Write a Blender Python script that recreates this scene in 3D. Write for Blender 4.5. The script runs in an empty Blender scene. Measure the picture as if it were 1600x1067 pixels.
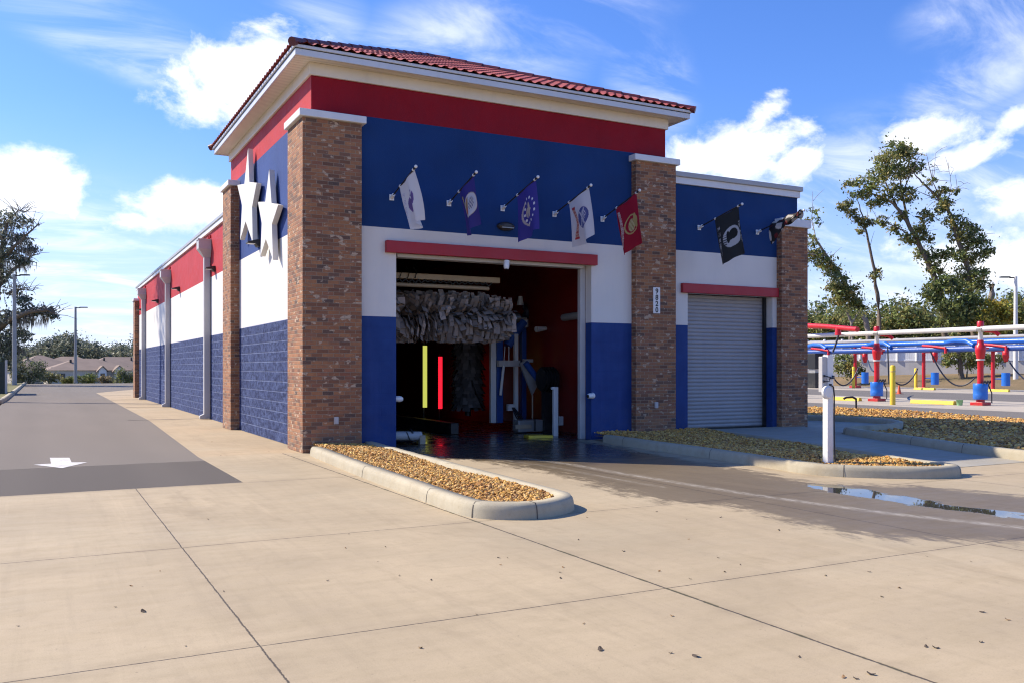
import bpy, math, random
import numpy as np
from mathutils import Vector

random.seed(7)
RNG = np.random.default_rng(11)
S = bpy.context.scene
COL = S.collection
R = math.radians

# ------------------------------------------------------------------ nodes
class NT:
    def __init__(self, name, rough=0.6):
        self.m = bpy.data.materials.new(name); self.m.use_nodes = True
        self.t = self.m.node_tree; self.t.nodes.clear()
        self.out = self.n('ShaderNodeOutputMaterial')
        self.b = self.n('ShaderNodeBsdfPrincipled')
        self.b.inputs['Roughness'].default_value = rough
        self.t.links.new(self.b.outputs[0], self.out.inputs[0])
    def n(self, typ, **kw):
        nd = self.t.nodes.new(typ)
        for k, v in kw.items(): setattr(nd, k, v)
        return nd
    def link(self, a, b): self.t.links.new(a, b)
    def setin(self, sock, v):
        if hasattr(v, 'is_output') or isinstance(v, bpy.types.NodeSocket): self.link(v, sock)
        else: sock.default_value = v
    def math(self, op, a, b=0.0, c=None):
        nd = self.n('ShaderNodeMath', operation=op)
        self.setin(nd.inputs[0], a); self.setin(nd.inputs[1], b)
        if c is not None: self.setin(nd.inputs[2], c)
        return nd.outputs[0]
    def pos(self):
        return self.n('ShaderNodeNewGeometry').outputs['Position']
    def xyz(self, v):
        nd = self.n('ShaderNodeSeparateXYZ'); self.link(v, nd.inputs[0]); return nd.outputs
    def comb(self, x, y, z=0.0):
        nd = self.n('ShaderNodeCombineXYZ')
        for i, v in enumerate((x, y, z)): self.setin(nd.inputs[i], v)
        return nd.outputs[0]
    def vmul(self, v, s):
        nd = self.n('ShaderNodeVectorMath', operation='MULTIPLY'); self.link(v, nd.inputs[0]); nd.inputs[1].default_value = s
        return nd.outputs[0]
    def noise(self, scale, vec=None, detail=5.0, rough=0.55, dist=0.0):
        nd = self.n('ShaderNodeTexNoise'); nd.inputs['Scale'].default_value = scale
        nd.inputs['Detail'].default_value = detail; nd.inputs['Roughness'].default_value = rough
        nd.inputs['Distortion'].default_value = dist
        self.link(vec if vec is not None else self.pos(), nd.inputs['Vector'])
        return nd.outputs['Fac']
    def mapr(self, v, a, b, c=0.0, d=1.0, smooth=False):
        nd = self.n('ShaderNodeMapRange', interpolation_type='SMOOTHSTEP' if smooth else 'LINEAR')
        self.setin(nd.inputs[0], v)
        for i, q in zip((1, 2, 3, 4), (a, b, c, d)): self.setin(nd.inputs[i], q)
        return nd.outputs[0]
    def ramp(self, v, stops, const=False):
        nd = self.n('ShaderNodeValToRGB'); self.link(v, nd.inputs[0]); e = nd.color_ramp.elements
        if const: nd.color_ramp.interpolation = 'CONSTANT'
        while len(e) < len(stops): e.new(0.5)
        for el, (p, c) in zip(e, stops): el.position = p; el.color = (*c, 1)
        return nd.outputs[0]
    def mix(self, f, a, b, mode='MIX'):
        nd = self.n('ShaderNodeMix', data_type='RGBA', blend_type=mode)
        self.setin(nd.inputs[0], f)
        for i, v in ((6, a), (7, b)):
            if isinstance(v, tuple): nd.inputs[i].default_value = (*v, 1)
            else: self.link(v, nd.inputs[i])
        return nd.outputs[2]
    def bump(self, h, strength=0.3, dist=0.02, normal=None):
        nd = self.n('ShaderNodeBump'); nd.inputs['Strength'].default_value = strength; nd.inputs['Distance'].default_value = dist
        self.link(h, nd.inputs['Height'])
        if normal is not None: self.link(normal, nd.inputs['Normal'])
        return nd.outputs[0]
    def fin(self, color=None, rough=None, normal=None, **kw):
        if color is not None: self.setin(self.b.inputs['Base Color'], (*color, 1) if isinstance(color, tuple) else color)
        if rough is not None: self.setin(self.b.inputs['Roughness'], rough)
        if normal is not None: self.link(normal, self.b.inputs['Normal'])
        for k, v in kw.items(): self.setin(self.b.inputs[k.replace('_', ' ')], v)
        return self.m

def sc(c, k): return tuple(min(1, max(0, v * k)) for v in c)

def paint(name, c, rough=0.55, var=0.14, scale=1.5, bump=0.12, bscale=60, metal=0.0, dirt=None, spec=None):
    t = NT(name)
    col = t.mix(t.mapr(t.noise(scale), 0.3, 0.72), sc(c, 1 - var), sc(c, 1 + var))
    p = t.pos()
    st = t.noise(3.0, t.vmul(p, (1.6, 1.6, 0.16)), 6, 0.6)
    col = t.mix(t.mapr(st, 0.52, 0.8, 0, 0.35), col, dirt or sc(c, 0.75))
    zc = t.xyz(p)[2]; gr = t.math('MULTIPLY', t.mapr(zc, .02, .75, 1, 0), t.mapr(t.noise(5, None, 6, .7), .38, .68))
    col = t.mix(t.math('MULTIPLY', gr, .32), col, (.20, .17, .13))
    nb = t.noise(bscale, None, 3)
    kw = {}
    if metal: kw['Metallic'] = metal
    if spec is not None: kw['Specular_IOR_Level'] = spec
    return t.fin(col, t.mapr(t.noise(scale * 4), 0.3, 0.7, rough - 0.07, rough + 0.09), t.bump(nb, bump, 0.01), **kw)

def emit(name, c, s):
    t = NT(name); t.b.inputs['Emission Color'].default_value = (*c, 1); t.b.inputs['Emission Strength'].default_value = s
    return t.fin(c, 0.4)

def wall_uv(t):
    x, y, z = t.xyz(t.pos())
    return t.math('ADD', x, y), z

def brickcells(t, w, h, mort, soft=0.003):
    u, v = wall_uv(t)
    vr = t.math('DIVIDE', v, h); row = t.math('FLOOR', vr)
    off = t.math('MULTIPLY', t.math('FLOORED_MODULO', row, 2.0), 0.5)
    uu = t.math('ADD', t.math('DIVIDE', u, w), off); cl = t.math('FLOOR', uu)
    fu = t.math('FRACT', uu); fv = t.math('FRACT', vr)
    du = t.math('MULTIPLY', t.math('MINIMUM', fu, t.math('SUBTRACT', 1.0, fu)), w)
    dv = t.math('MULTIPLY', t.math('MINIMUM', fv, t.math('SUBTRACT', 1.0, fv)), h)
    d = t.math('ADD', t.math('MINIMUM', du, dv), t.mapr(t.noise(38), 0.3, 0.7, -0.0018, 0.0018))
    m = t.mapr(d, mort - soft, mort + soft, 0, 1, True)
    wn = t.n('ShaderNodeTexWhiteNoise', noise_dimensions='2D'); t.link(t.comb(cl, row), wn.inputs['Vector'])
    return m, wn.outputs['Value'], dv, wn.outputs['Color']

def brick_mat():
    t = NT('brick')
    m, r, _, rc = brickcells(t, 0.203, 0.0677, 0.0042)
    col = t.ramp(r, [(0, (.15, .065, .036)), (.22, (.33, .13, .052)), (.45, (.42, .185, .075)), (.66, (.30, .125, .056)),
                     (.8, (.085, .058, .046)), (.9, (.36, .15, .072)), (1.0, (.27, .10, .05))])
    col = t.mix(t.mapr(t.noise(14), .35, .7, 0, .45), col, (.17, .085, .055))
    bl = t.mapr(t.noise(8.5, t.vmul(t.pos(), (1, 1, 1.7)), 2.0, .4), .638, .672, 0, .9)
    col = t.mix(t.math('MULTIPLY', bl, t.mapr(r, .15, .2)), col, (.52, .38, .26))
    col = t.mix(t.mapr(t.noise(70), .60, .72, 0, .35), col, (.42, .30, .2))
    col = t.mix(m, (.33, .25, .17), col)
    zc = t.xyz(t.pos())[2]; gr = t.math('MULTIPLY', t.mapr(zc, .05, .6, 1, 0), t.mapr(t.noise(4, None, 6, .7), .35, .65))
    col = t.mix(t.math('MULTIPLY', gr, .45), col, (.27, .20, .14))
    h = t.math('ADD', m, t.math('MULTIPLY', t.noise(55), .5))
    return t.fin(col, .82, t.bump(h, .75, .008))

def block_mat():                      # split-face block with pale joints
    t = NT('split_face_block')
    m, r, dv, _ = brickcells(t, 0.406, 0.2033, 0.005, .004)
    a = t.noise(9.5, t.vmul(t.pos(), (1, .75, 1.2)), 6, .75); b = t.noise(40, None, 4, .7)
    col = t.mix(t.mapr(a, .42, .58), (.016, .032, .125), (.115, .165, .37))
    col = t.mix(t.mapr(r, 0, 1, 0, .35), col, (.026, .045, .17))
    bedj = t.mapr(dv, .005, .013, 1, 0)
    col = t.mix(t.math('MULTIPLY', bedj, t.mapr(t.noise(3), .3, .6, .4, .95)), col, (.26, .33, .6))
    h = t.math('ADD', t.math('MULTIPLY', m, .5), t.math('ADD', t.math('MULTIPLY', a, 1.3), t.math('MULTIPLY', b, .5)))
    return t.fin(col, .75, t.bump(h, 1.0, .13), Specular_IOR_Level=.25)

def smooth_block_mat():
    t = NT('painted_smooth_block')
    m, r, dv, _ = brickcells(t, 0.406, 0.2033, 0.003, .003)
    col = t.mix(t.mapr(t.noise(2.2), .3, .7), (.012, .040, .165), (.02, .06, .215))
    col = t.mix(t.math('MULTIPLY', t.math('SUBTRACT', 1.0, m), .45), col, (.02, .04, .16))
    zc = t.xyz(t.pos())[2]; gr = t.math('MULTIPLY', t.mapr(zc, .02, .9, 1, 0), t.mapr(t.noise(4, None, 6, .7), .36, .68))
    col = t.mix(t.math('MULTIPLY', gr, .3), col, (.12, .12, .14))
    col = t.mix(t.mapr(t.noise(2.2, t.vmul(t.pos(), (2.5, 2.5, .2)), 6, .6), .5, .75, 0, .3), col, (.04, .075, .26))
    h = t.math('ADD', t.math('MULTIPLY', m, .5), t.math('MULTIPLY', t.noise(45), .5))
    return t.fin(col, .55, t.bump(h, .35, .01), Specular_IOR_Level=.2)

JX = (1.04, 3.75, 7.1, 10.9, 14.6, -2.1, -5.2)
JY = (4.87, 7.85, 11.93, 1.6)
def concrete_mat(name, joints=True, base=(.468, .366, .226), wet=False, seed=0.0):
    t = NT(name)
    p = t.pos(); x, y, z = t.xyz(p)
    n1 = t.noise(.55, None, 6, .6, .4); n2 = t.noise(3.2, t.vmul(p, (.5, 1.6, 1)), 6, .65); n3 = t.noise(90, None, 3, .7); n4 = t.noise(.9, t.vmul(p, (1, .35, 1)), 5, .7, .8)
    col = t.mix(t.mapr(n1, .32, .7), sc(base, .84), sc(base, 1.08))
    col = t.mix(t.mapr(n2, .45, .8, 0, .42), col, (.32, .25, .145))
    col = t.mix(t.mapr(n4, .57, .72, 0, .5), col, (.25, .185, .105))
    n5 = t.noise(.33, None, 4, .6, .5)
    mp = t.n('ShaderNodeMapping'); mp.inputs['Rotation'].default_value = (0, 0, R(28)); mp.inputs['Scale'].default_value = (3.2, .12, 1); t.link(p, mp.inputs['Vector'])
    ty = t.noise(1.6, mp.outputs[0], 6, .7); mp2 = t.n('ShaderNodeMapping'); mp2.inputs['Rotation'].default_value = (0, 0, R(-75)); mp2.inputs['Scale'].default_value = (2.6, .16, 1); t.link(p, mp2.inputs['Vector'])
    ty2 = t.noise(1.9, mp2.outputs[0], 6, .7)
    col = t.mix(t.mapr(ty, .52, .72, 0, .38), col, sc(base, .70)); col = t.mix(t.mapr(ty2, .54, .74, 0, .34), col, sc(base, .66))
    col = t.mix(t.mapr(ty, .30, .42, .28, 0), col, sc(base, 1.22))
    col = t.mix(t.mapr(n5, .5, .72, 0, .4), col, (.47, .40, .27))
    col = t.mix(t.mapr(n3, .52, .75, 0, .4), col, sc(base, .55))
    col = t.mix(t.mapr(t.noise(32, None, 2), .70, .76, 0, .45), col, (.16, .12, .08))
    n6 = t.noise(9, None, 6, .75)
    col = t.mix(t.mapr(n6, .5, .75, 0, .3), col, (.26, .2, .12))
    height = t.math('MULTIPLY', n3, .25)
    if joints:
        wob = t.mapr(t.noise(5, None, 3), .3, .7, -.002, .002); wob2 = t.mapr(t.noise(40, None, 2), .3, .7, -.0022, .0022)
        xs = t.math('ADD', x, t.math('ADD', wob, wob2)); ys = t.math('ADD', y, t.math('ADD', wob, wob2))
        d = None; dw = None
        for a, lst in ((xs, JX), (ys, JY)):
            for v in lst:
                q = t.math('ABSOLUTE', t.math('SUBTRACT', a, v))
                d = q if d is None else t.math('MINIMUM', d, q)
        q = t.math('ABSOLUTE', t.math('SUBTRACT', xs, 3.75))
        dq = t.math('MINIMUM', d, t.math('MULTIPLY', q, .6))
        line = t.mapr(dq, .003, .0072, 1, 0)
        halo = t.mapr(d, .0, .14, .30, 0)
        col = t.mix(t.math('MULTIPLY', halo, t.mapr(n2, .35, .65)), col, (.24, .18, .12))
        weed = t.math('MULTIPLY', t.mapr(t.noise(3.5), .5, .56), t.mapr(q, .012, .02, 1, 0))
        col = t.mix(t.math('MULTIPLY', line, .92), col, (.055, .042, .03))
        col = t.mix(t.math('MULTIPLY', weed, .55), col, (.07, .065, .02))
        height = t.math('SUBTRACT', height, line)
    rough = t.mapr(n2, .3, .7, .72, .9)
    if wet:
        at = t.n('ShaderNodeVertexColor', layer_name='wet'); w, pu, st = t.xyz(at.outputs['Color'])
        wn = t.math('ADD', w, t.mapr(t.noise(4.5, t.vmul(p, (1.3, .5, 1)), 6, .75), .3, .7, -.42, .42))
        w2 = t.math('MULTIPLY', t.mapr(wn, .26, .72, 0, 1, True), t.mapr(w, .02, .2))
        wetc = t.mix(1.0, col, (.34, .325, .315), 'MULTIPLY')
        col = t.mix(t.math('MULTIPLY', w2, .9), col, wetc)
        nearb = t.math('MULTIPLY', t.mapr(t.math('ADD', y, t.mapr(t.noise(1.3), .3, .7, -1.2, 1.2)), 11.8, 13.6, 0, .85, True), w2)
        col = t.mix(nearb, col, (.045, .040, .036))
        sn = t.math('MULTIPLY', st, t.mapr(t.noise(9, t.vmul(p, (2.0, .6, 1)), 6, .75), .38, .62))
        col = t.mix(t.math('MULTIPLY', sn, .75), col, (.50, .45, .37))
        pn = t.mapr(t.math('ADD', pu, t.mapr(t.noise(3.2, t.vmul(p, (1.5, .7, 1)), 5, .6), .3, .7, -.45, .45)), .45, .62, 0, 1, True)
        pn = t.math('MULTIPLY', pn, t.mapr(pu, .03, .15))
        col = t.mix(pn, col, (.05, .045, .04))
        rough = t.math('SUBTRACT', rough, t.math('MULTIPLY', w2, t.mapr(y, 9.5, 13.0, .24, .56)))
        rough = t.mapr(pn, 0, 1, rough, .015)
        height = t.math('MULTIPLY', height, t.math('SUBTRACT', 1.0, pn))
    nm = t.bump(height, .35, .012)
    return t.fin(col, rough, nm)

def asphalt_mat(name, base=(.235, .204, .172), patch=True):
    t = NT(name); p = t.pos(); x, y, z = t.xyz(p)
    n1 = t.noise(.5, t.vmul(p, (1.5, .35, 1)), 5); n2 = t.noise(60, None, 3, .85); n3 = t.noise(6, None, 5, .7)
    col = t.mix(t.mapr(n1, .3, .7), sc(base, .85), sc(base, 1.18))
    col = t.mix(t.mapr(n2, .40, .64), sc(base, .58), t.mix(.4, col, sc(base, 1.7)))
    if patch:
        f = t.mapr(t.math('ADD', y, t.mapr(t.noise(2), .3, .7, -.05, .05)), 14.98, 15.1, 1, 0)
        col = t.mix(t.math('MULTIPLY', f, .72), col, t.mix(t.mapr(n2, .4, .7), (.065, .057, .05), (.14, .122, .106)))
        ln = t.mapr(t.math('ABSOLUTE', t.math('SUBTRACT', t.math('ADD', y, t.mapr(t.noise(2), .3, .7, -.05, .05)), 15.06)), .012, .03, .8, 0)
        col = t.mix(ln, col, (.03, .025, .022))
        wheel = t.math('MINIMUM', t.math('ABSOLUTE', t.math('SUBTRACT', x, -.35)), t.math('ABSOLUTE', t.math('SUBTRACT', x, 1.5)))
        col = t.mix(t.mapr(wheel, .1, .45, .22, 0), col, sc(base, .7))
    col = t.mix(t.mapr(n3, .62, .8, 0, .35), col, (.2, .17, .13))
    return t.fin(col, .9, t.bump(n2, .5, .006), Specular_IOR_Level=.15)

def gravel_base_mat():
    t = NT('gravel_bed'); v = t.n('ShaderNodeTexVoronoi'); v.inputs['Scale'].default_value = 26; t.link(t.pos(), v.inputs['Vector'])
    c = t.xyz(v.outputs['Color'])[0]
    col = t.ramp(c, [(0, (.10, .05, .025)), (.4, (.32, .18, .07)), (.75, (.48, .30, .12)), (1, (.55, .42, .26))])
    return t.fin(col, .8, t.bump(v.outputs['Distance'], 1.0, .03))

def attr_mat(name, rough=.75, layer='Col', transl=0.0, bump=None):
    t = NT(name); a = t.n('ShaderNodeVertexColor', layer_name=layer)
    col = a.outputs['Color']
    nm = t.bump(t.noise(bump), .3, .01) if bump else None
    t.fin(col, rough, nm)
    if transl:
        tr = t.n('ShaderNodeBsdfTranslucent'); t.link(col, tr.inputs['Color'])
        mx = t.n('ShaderNodeMixShader'); mx.inputs[0].default_value = transl
        t.link(t.b.outputs[0], mx.inputs[1]); t.link(tr.outputs[0], mx.inputs[2]); t.link(mx.outputs[0], t.out.inputs[0])
    return t.m

def bark_mat(name, c):
    t = NT(name); n = t.noise(6, t.vmul(t.pos(), (3, 3, .6)), 6, .7)
    return t.fin(t.mix(t.mapr(n, .3, .7), sc(c, .55), sc(c, 1.3)), .9, t.bump(n, .8, .05))

def ground_mat():
    t = NT('ground_soil'); x, y, z = t.xyz(t.pos())
    n = t.noise(.25, None, 7, .65); g = t.noise(7, None, 5, .7)
    dry = t.mix(t.mapr(n, .35, .65), (.30, .20, .10), (.17, .13, .055))
    grn = t.mix(t.mapr(n, .35, .65), (.11, .12, .035), (.22, .17, .08))
    col = t.mix(t.mapr(x, 40, 58), grn, dry)
    col = t.mix(t.mapr(g, .35, .75, 0, .5), col, (.08, .06, .03))
    return t.fin(col, .95, t.bump(g, .8, .08))

M = {}
M['brick'] = brick_mat(); M['block'] = block_mat(); M['sblock'] = smooth_block_mat()
M['blue'] = paint('blue_stucco', (.011, .044, .152), .65, .16, 1.1, .35, 90, dirt=(.016, .055, .17), spec=.15)
M['lblue'] = paint('sunlit_blue_stucco', (.032, .066, .215), .65, .16, 1.1, .35, 90, dirt=(.055, .095, .26), spec=.2)  # front blue made lighter: sunshine on the side wall put into the colour
M['white'] = paint('white_stucco', (.72, .68, .62), .65, .05, .9, .35, 90, dirt=(.62, .59, .56))
M['red'] = paint('red_stucco', (.27, .008, .017), .6, .1, 1.2, .3, 90, spec=.15)
M['lred'] = paint('sunlit_red_stucco', (.45, .034, .040), .62, .1, 1.2, .3, 90, dirt=(.5, .07, .075), spec=.2)  # sun-facing copy of the front red, its brightness painted into the colour
M['trim'] = paint('white_trim', (.70, .70, .70), .45, .04, 1.2, .05, dirt=(.55, .53, .5))
M['trimcream'] = paint('cream_trim', (.74, .67, .55), .5, .04, 1.2, .05)
M['fascia'] = paint('grey_white_fascia', (.60, .63, .68), .4, .05, 1, .05, dirt=(.45, .46, .48))
M['redtrim'] = paint('red_lintel', (.38, .012, .022), .5, .08, 1.5, .06)
M['capgrey'] = paint('grey_metal_coping', (.40, .40, .40), .4, .06, 2, .05)
M['darkmetal'] = paint('dark_bronze_metal', (.03, .025, .022), .4, .15, 6, .05)
M['galv'] = paint('grey_painted_metal', (.52, .50, .48), .45, .06, 2, .05)
M['polegrey'] = paint('weathered_pole', (.34, .33, .32), .6, .1, 2, .1)
M['star'] = paint('cream_white_star', (.72, .69, .62), .5, .05, 3, .05)
M['plastic'] = paint('white_plastic', (.78, .77, .74), .4, .03, 3, .03)
M['black'] = paint('black_rubber', (.012, .012, .013), .5, .2, 5, .08)
M['yellow'] = paint('yellow_paint', (.80, .56, .03), .5, .08, 4, .08)
M['orange'] = paint('orange_plastic', (.75, .10, .02), .5, .05, 4, .03)
M['vred'] = paint('glossy_red_metal', (.55, .012, .02), .35, .08, 2, .05)
M['vblue'] = paint('bright_blue_metal', (.02, .14, .55), .38, .08, 2, .05)
M['barrel'] = paint('blue_plastic_drum', (.012, .15, .58), .4, .06, 2, .04)
M['eqblue'] = paint('equipment_blue', (.02, .075, .30), .4, .12, 4, .05)
M['pipewhite'] = paint('white_pipe', (.72, .70, .65), .4, .05, 2, .03)
M['tan'] = paint('tan_tube', (.42, .33, .22), .5, .1, 3, .05)
M['steel'] = paint('dull_steel', (.36, .35, .33), .4, .12, 5, .05, metal=.3)
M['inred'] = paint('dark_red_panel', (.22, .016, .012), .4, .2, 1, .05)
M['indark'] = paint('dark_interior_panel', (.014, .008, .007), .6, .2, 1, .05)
M['rust'] = paint('rusty_red_panel', (.22, .05, .035), .6, .2, 3, .1)
M['hose'] = paint('dark_hose', (.012, .016, .03), .4, .1, 6, .03)
M['roofred'] = paint('red_roof_tile', (.34, .062, .048), .6, .32, 5.5, .1, dirt=(.24, .07, .055))
M['roofdark'] = paint('maroon_ridge_tile', (.13, .024, .026), .4, .15, 2, .1)
M['kerb'] = concrete_mat('kerb_concrete', False, (.43, .38, .27))
M['kerbdark'] = paint('kerb_joint', (.10, .085, .07), .9)
M['concrete'] = concrete_mat('slab_concrete', True, wet=True)
M['strip'] = concrete_mat('strip_concrete', False, (.46, .345, .205))
M['farconc'] = concrete_mat('lane_concrete', False, (.50, .435, .34))
M['drive'] = concrete_mat('drive_concrete', False, (.40, .37, .30))
M['asphalt'] = asphalt_mat('asphalt_old')
M['asphalt2'] = asphalt_mat('asphalt_lane', (.21, .19, .17), False)
M['gravel'] = gravel_base_mat()
M['pebble'] = attr_mat('pebble_stone', .62)
M['ground'] = ground_mat()
M['leaf'] = attr_mat('leaf', .6, transl=.38)
M['moss'] = attr_mat('hanging_moss', .9, transl=.2)
M['bark'] = bark_mat('bark_grey', (.19, .145, .105)); M['barkpale'] = bark_mat('bark_pale', (.30, .25, .20))
M['marking'] = (lambda t: t.fin(t.mix(t.mapr(t.noise(26, None, 5, .75), .54, .66), t.mix(t.mapr(t.noise(5), .35, .65), (.72, .70, .66), (.58, .55, .51)), (.26, .23, .2)), .7))(NT('worn_road_paint'))
M['flag'] = attr_mat('flag_cloth', .8, transl=.3, bump=25)
M['foam'] = attr_mat('foam_flap', .85, bump=30)
M['vinyl'] = paint('white_vinyl_fence', (.74, .74, .73), .45, .05, .5, .05)
M['cmu'] = paint('grey_retaining_block', (.50, .48, .45), .8, .1, .6, .2, 20)
M['shingle'] = paint('brown_shingle', (.27, .20, .155), .9, .12, .6, .3, 12)
M['cream'] = paint('cream_siding', (.58, .52, .44), .7, .06, .6, .1)
M['glass'] = paint('dark_window_glass', (.03, .04, .05), .1, .1, 1, 0)
M['dgreen'] = paint('dark_green_metal', (.028, .042, .032), .45, .12, 1, .05)
M['text'] = paint('black_numeral', (.02, .02, .022), .5, .1, 4, .02)
M['grass'] = (lambda: (lambda t: t.fin(t.mix(t.mapr(t.noise(3, None, 6, .7), .3, .7), (.10, .115, .03), (.27, .22, .09)), .9, t.bump(t.noise(30), .8, .05)))(NT('verge_grass')))()
M['greenpl'] = paint('pale_green_plastic', (.25, .5, .25), .5)

# ------------------------------------------------------------------ object helpers
def rootloc(o):
    v = Vector((0, 0, 0))
    while o is not None: v = v + o.location; o = o.parent
    return v
def tag(o, label=None, cat=None, group=None, kind=None):
    if label: o['label'] = label
    if cat: o['category'] = cat
    if group: o['group'] = group
    if kind: o['kind'] = kind
    return o
def thing(name, label, cat, loc=(0, 0, 0), group=None):
    o = bpy.data.objects.new(name, None); COL.objects.link(o); o.location = loc; o.empty_display_size = .2
    return tag(o, label, cat, group)
def copy_tree(o, parent=None):
    c = o.copy(); COL.objects.link(c)
    if parent is not None: c.parent = parent
    for ch in list(o.children): copy_tree(ch, c)
    return c

class MB:
    def __init__(s): s.v = []; s.f = []; s.mi = []; s.sm = []; s.prim = []
    def add(s, vs, fs, mi=0, smooth=False):
        b = len(s.v); s.v += [tuple(map(float, q)) for q in vs]
        for f in fs: s.f.append(tuple(i + b for i in f)); s.mi.append(mi); s.sm.append(smooth)
        return s
    def box(s, x0, x1, y0, y1, z0, z1, mi=0):
        s.prim.append((len(s.v), len(s.f)))
        return s.add([(x0, y0, z0), (x1, y0, z0), (x1, y1, z0), (x0, y1, z0), (x0, y0, z1), (x1, y0, z1), (x1, y1, z1), (x0, y1, z1)],
                     [(0, 3, 2, 1), (4, 5, 6, 7), (0, 1, 5, 4), (1, 2, 6, 5), (2, 3, 7, 6), (3, 0, 4, 7)], mi)
    def prism(s, pts, off, mi=0):          # polygon pts (3D) swept by off
        s.prim.append((len(s.v), len(s.f)))
        n = len(pts); off = Vector(off); a = [Vector(p) for p in pts]
        vs = a + [p + off for p in a]
        fs = [tuple(range(n))[::-1], tuple(range(n, 2 * n))] + [(i, (i + 1) % n, (i + 1) % n + n, i + n) for i in range(n)]
        return s.add(vs, fs, mi)
    def tube(s, path, rad, n=10, mi=0, cap=True, smooth=True):
        s.prim.append((len(s.v), len(s.f)))
        path = [Vector(p) for p in path]
        if not hasattr(rad, '__len__'): rad = [rad] * len(path)
        rings = []; prev = None
        for i, p in enumerate(path):
            d = (path[min(i + 1, len(path) - 1)] - path[max(i - 1, 0)])
            if d.length < 1e-9: d = prev or Vector((0, 0, 1))
            d = d.normalized(); prev = d
            u = d.cross(Vector((0, 0, 1)))
            if u.length < .05: u = d.cross(Vector((0, 1, 0)))
            u.normalize(); w = d.cross(u).normalized()
            rings.append([p + (u * math.cos(2 * math.pi * k / n) + w * math.sin(2 * math.pi * k / n)) * rad[i] for k in range(n)])
        vs = [q for r in rings for q in r]
        fs = [(i * n + k, i * n + (k + 1) % n, (i + 1) * n + (k + 1) % n, (i + 1) * n + k) for i in range(len(path) - 1) for k in range(n)]
        s.add(vs, fs, mi, smooth)
        if cap:
            s.add(rings[0], [tuple(range(n))], mi); s.add(rings[-1], [tuple(range(n))[::-1]], mi)
        return s
    def lathe(s, c, prof, n=20, mi=0):      # vertical axis, prof = (r, z)
        s.prim.append((len(s.v), len(s.f)))
        path = [(c[0], c[1], c[2] + z) for r, z in prof]; rings = []
        vs = [(c[0] + r * math.cos(2 * math.pi * k / n), c[1] + r * math.sin(2 * math.pi * k / n), c[2] + z) for r, z in prof for k in range(n)]
        fs = [(i * n + k, i * n + (k + 1) % n, (i + 1) * n + (k + 1) % n, (i + 1) * n + k) for i in range(len(prof) - 1) for k in range(n)]
        s.add(vs, fs, mi, True)
        s.add(vs[:n], [tuple(range(n))[::-1]], mi); s.add(vs[-n:], [tuple(range(n))], mi)
        return s
    def build(s, name, mats, parent=None, bevel=0, fixn=True):
        me = bpy.data.meshes.new(name); L = rootloc(parent)
        me.from_pydata([(x - L.x, y - L.y, z - L.z) for x, y, z in s.v], [], s.f)
        for m in (mats if isinstance(mats, (list, tuple)) else [mats]): me.materials.append(m)
        me.polygons.foreach_set('material_index', s.mi); me.polygons.foreach_set('use_smooth', s.sm)
        if fixn:
            import bmesh
            bm = bmesh.new(); bm.from_mesh(me); bmesh.ops.recalc_face_normals(bm, faces=bm.faces); bm.to_mesh(me); bm.free()
        me.update(); o = bpy.data.objects.new(name, me); COL.objects.link(o)
        if parent is not None: o.parent = parent
        if bevel:
            b = o.modifiers.new('bevel', 'BEVEL'); b.width = bevel; b.segments = 2; b.limit_method = 'ANGLE'; b.angle_limit = R(40)
        return o

def build_each(b, name, mats, parent=None, bevel=0):
    out = []; pr = b.prim + [(len(b.v), len(b.f))]
    for (v0, f0), (v1, f1) in zip(pr[:-1], pr[1:]):
        c = MB(); c.v = b.v[v0:v1]; c.f = [tuple(i - v0 for i in f) for f in b.f[f0:f1]]; c.mi = b.mi[f0:f1]; c.sm = b.sm[f0:f1]
        out.append(c.build(name, mats, parent, bevel))
    return out

def npmesh(name, V, F, mat, parent=None, cols=None, smooth=False):
    me = bpy.data.meshes.new(name); L = np.array(rootloc(parent)); V = np.asarray(V, np.float64) - L; F = np.asarray(F, np.int32)
    k = F.shape[1]; me.vertices.add(len(V)); me.vertices.foreach_set('co', V.astype(np.float32).ravel())
    me.loops.add(F.size); me.loops.foreach_set('vertex_index', F.ravel())
    me.polygons.add(len(F)); me.polygons.foreach_set('loop_start', np.arange(0, F.size, k, dtype=np.int32))
    try: me.polygons.foreach_set('loop_total', np.full(len(F), k, np.int32))
    except Exception: pass
    me.polygons.foreach_set('use_smooth', np.full(len(F), smooth)); me.update(calc_edges=True); me.validate()
    if cols is not None:
        nm, arr = cols; a = me.color_attributes.new(nm, 'FLOAT_COLOR', 'POINT')
        rgba = np.ones((len(V), 4), np.float32); rgba[:, :3] = arr; a.data.foreach_set('color', rgba.ravel())
    me.materials.append(mat); o = bpy.data.objects.new(name, me); COL.objects.link(o)
    if parent is not None: o.parent = parent
    return o

# camera model (measured from the photograph): used to turn measured directions + distances into places
TH = R(27.8); FPX = 1396.0; HX, HY, CH = 800.0, 575.0, 1.49
FWD = np.array([math.sin(TH), math.cos(TH), 0]); RGT = np.array([math.cos(TH), -math.sin(TH), 0]); UP = np.array([0, 0, 1.0])
def P(px, py, t):
    return np.array([0, 0, CH]) + t * (FWD + RGT * (px - HX) / FPX + UP * (HY - py) / FPX)

# ------------------------------------------------------------------ ground
def sheet(name, polys, mat, z=0.0, kind='structure', zf=None):
    b = MB()
    for pl in polys: b.add([(x, y, zf(x, y) if zf else z) for x, y in pl], [tuple(range(len(pl)))])
    return tag(b.build(name, mat), kind=kind)

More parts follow.
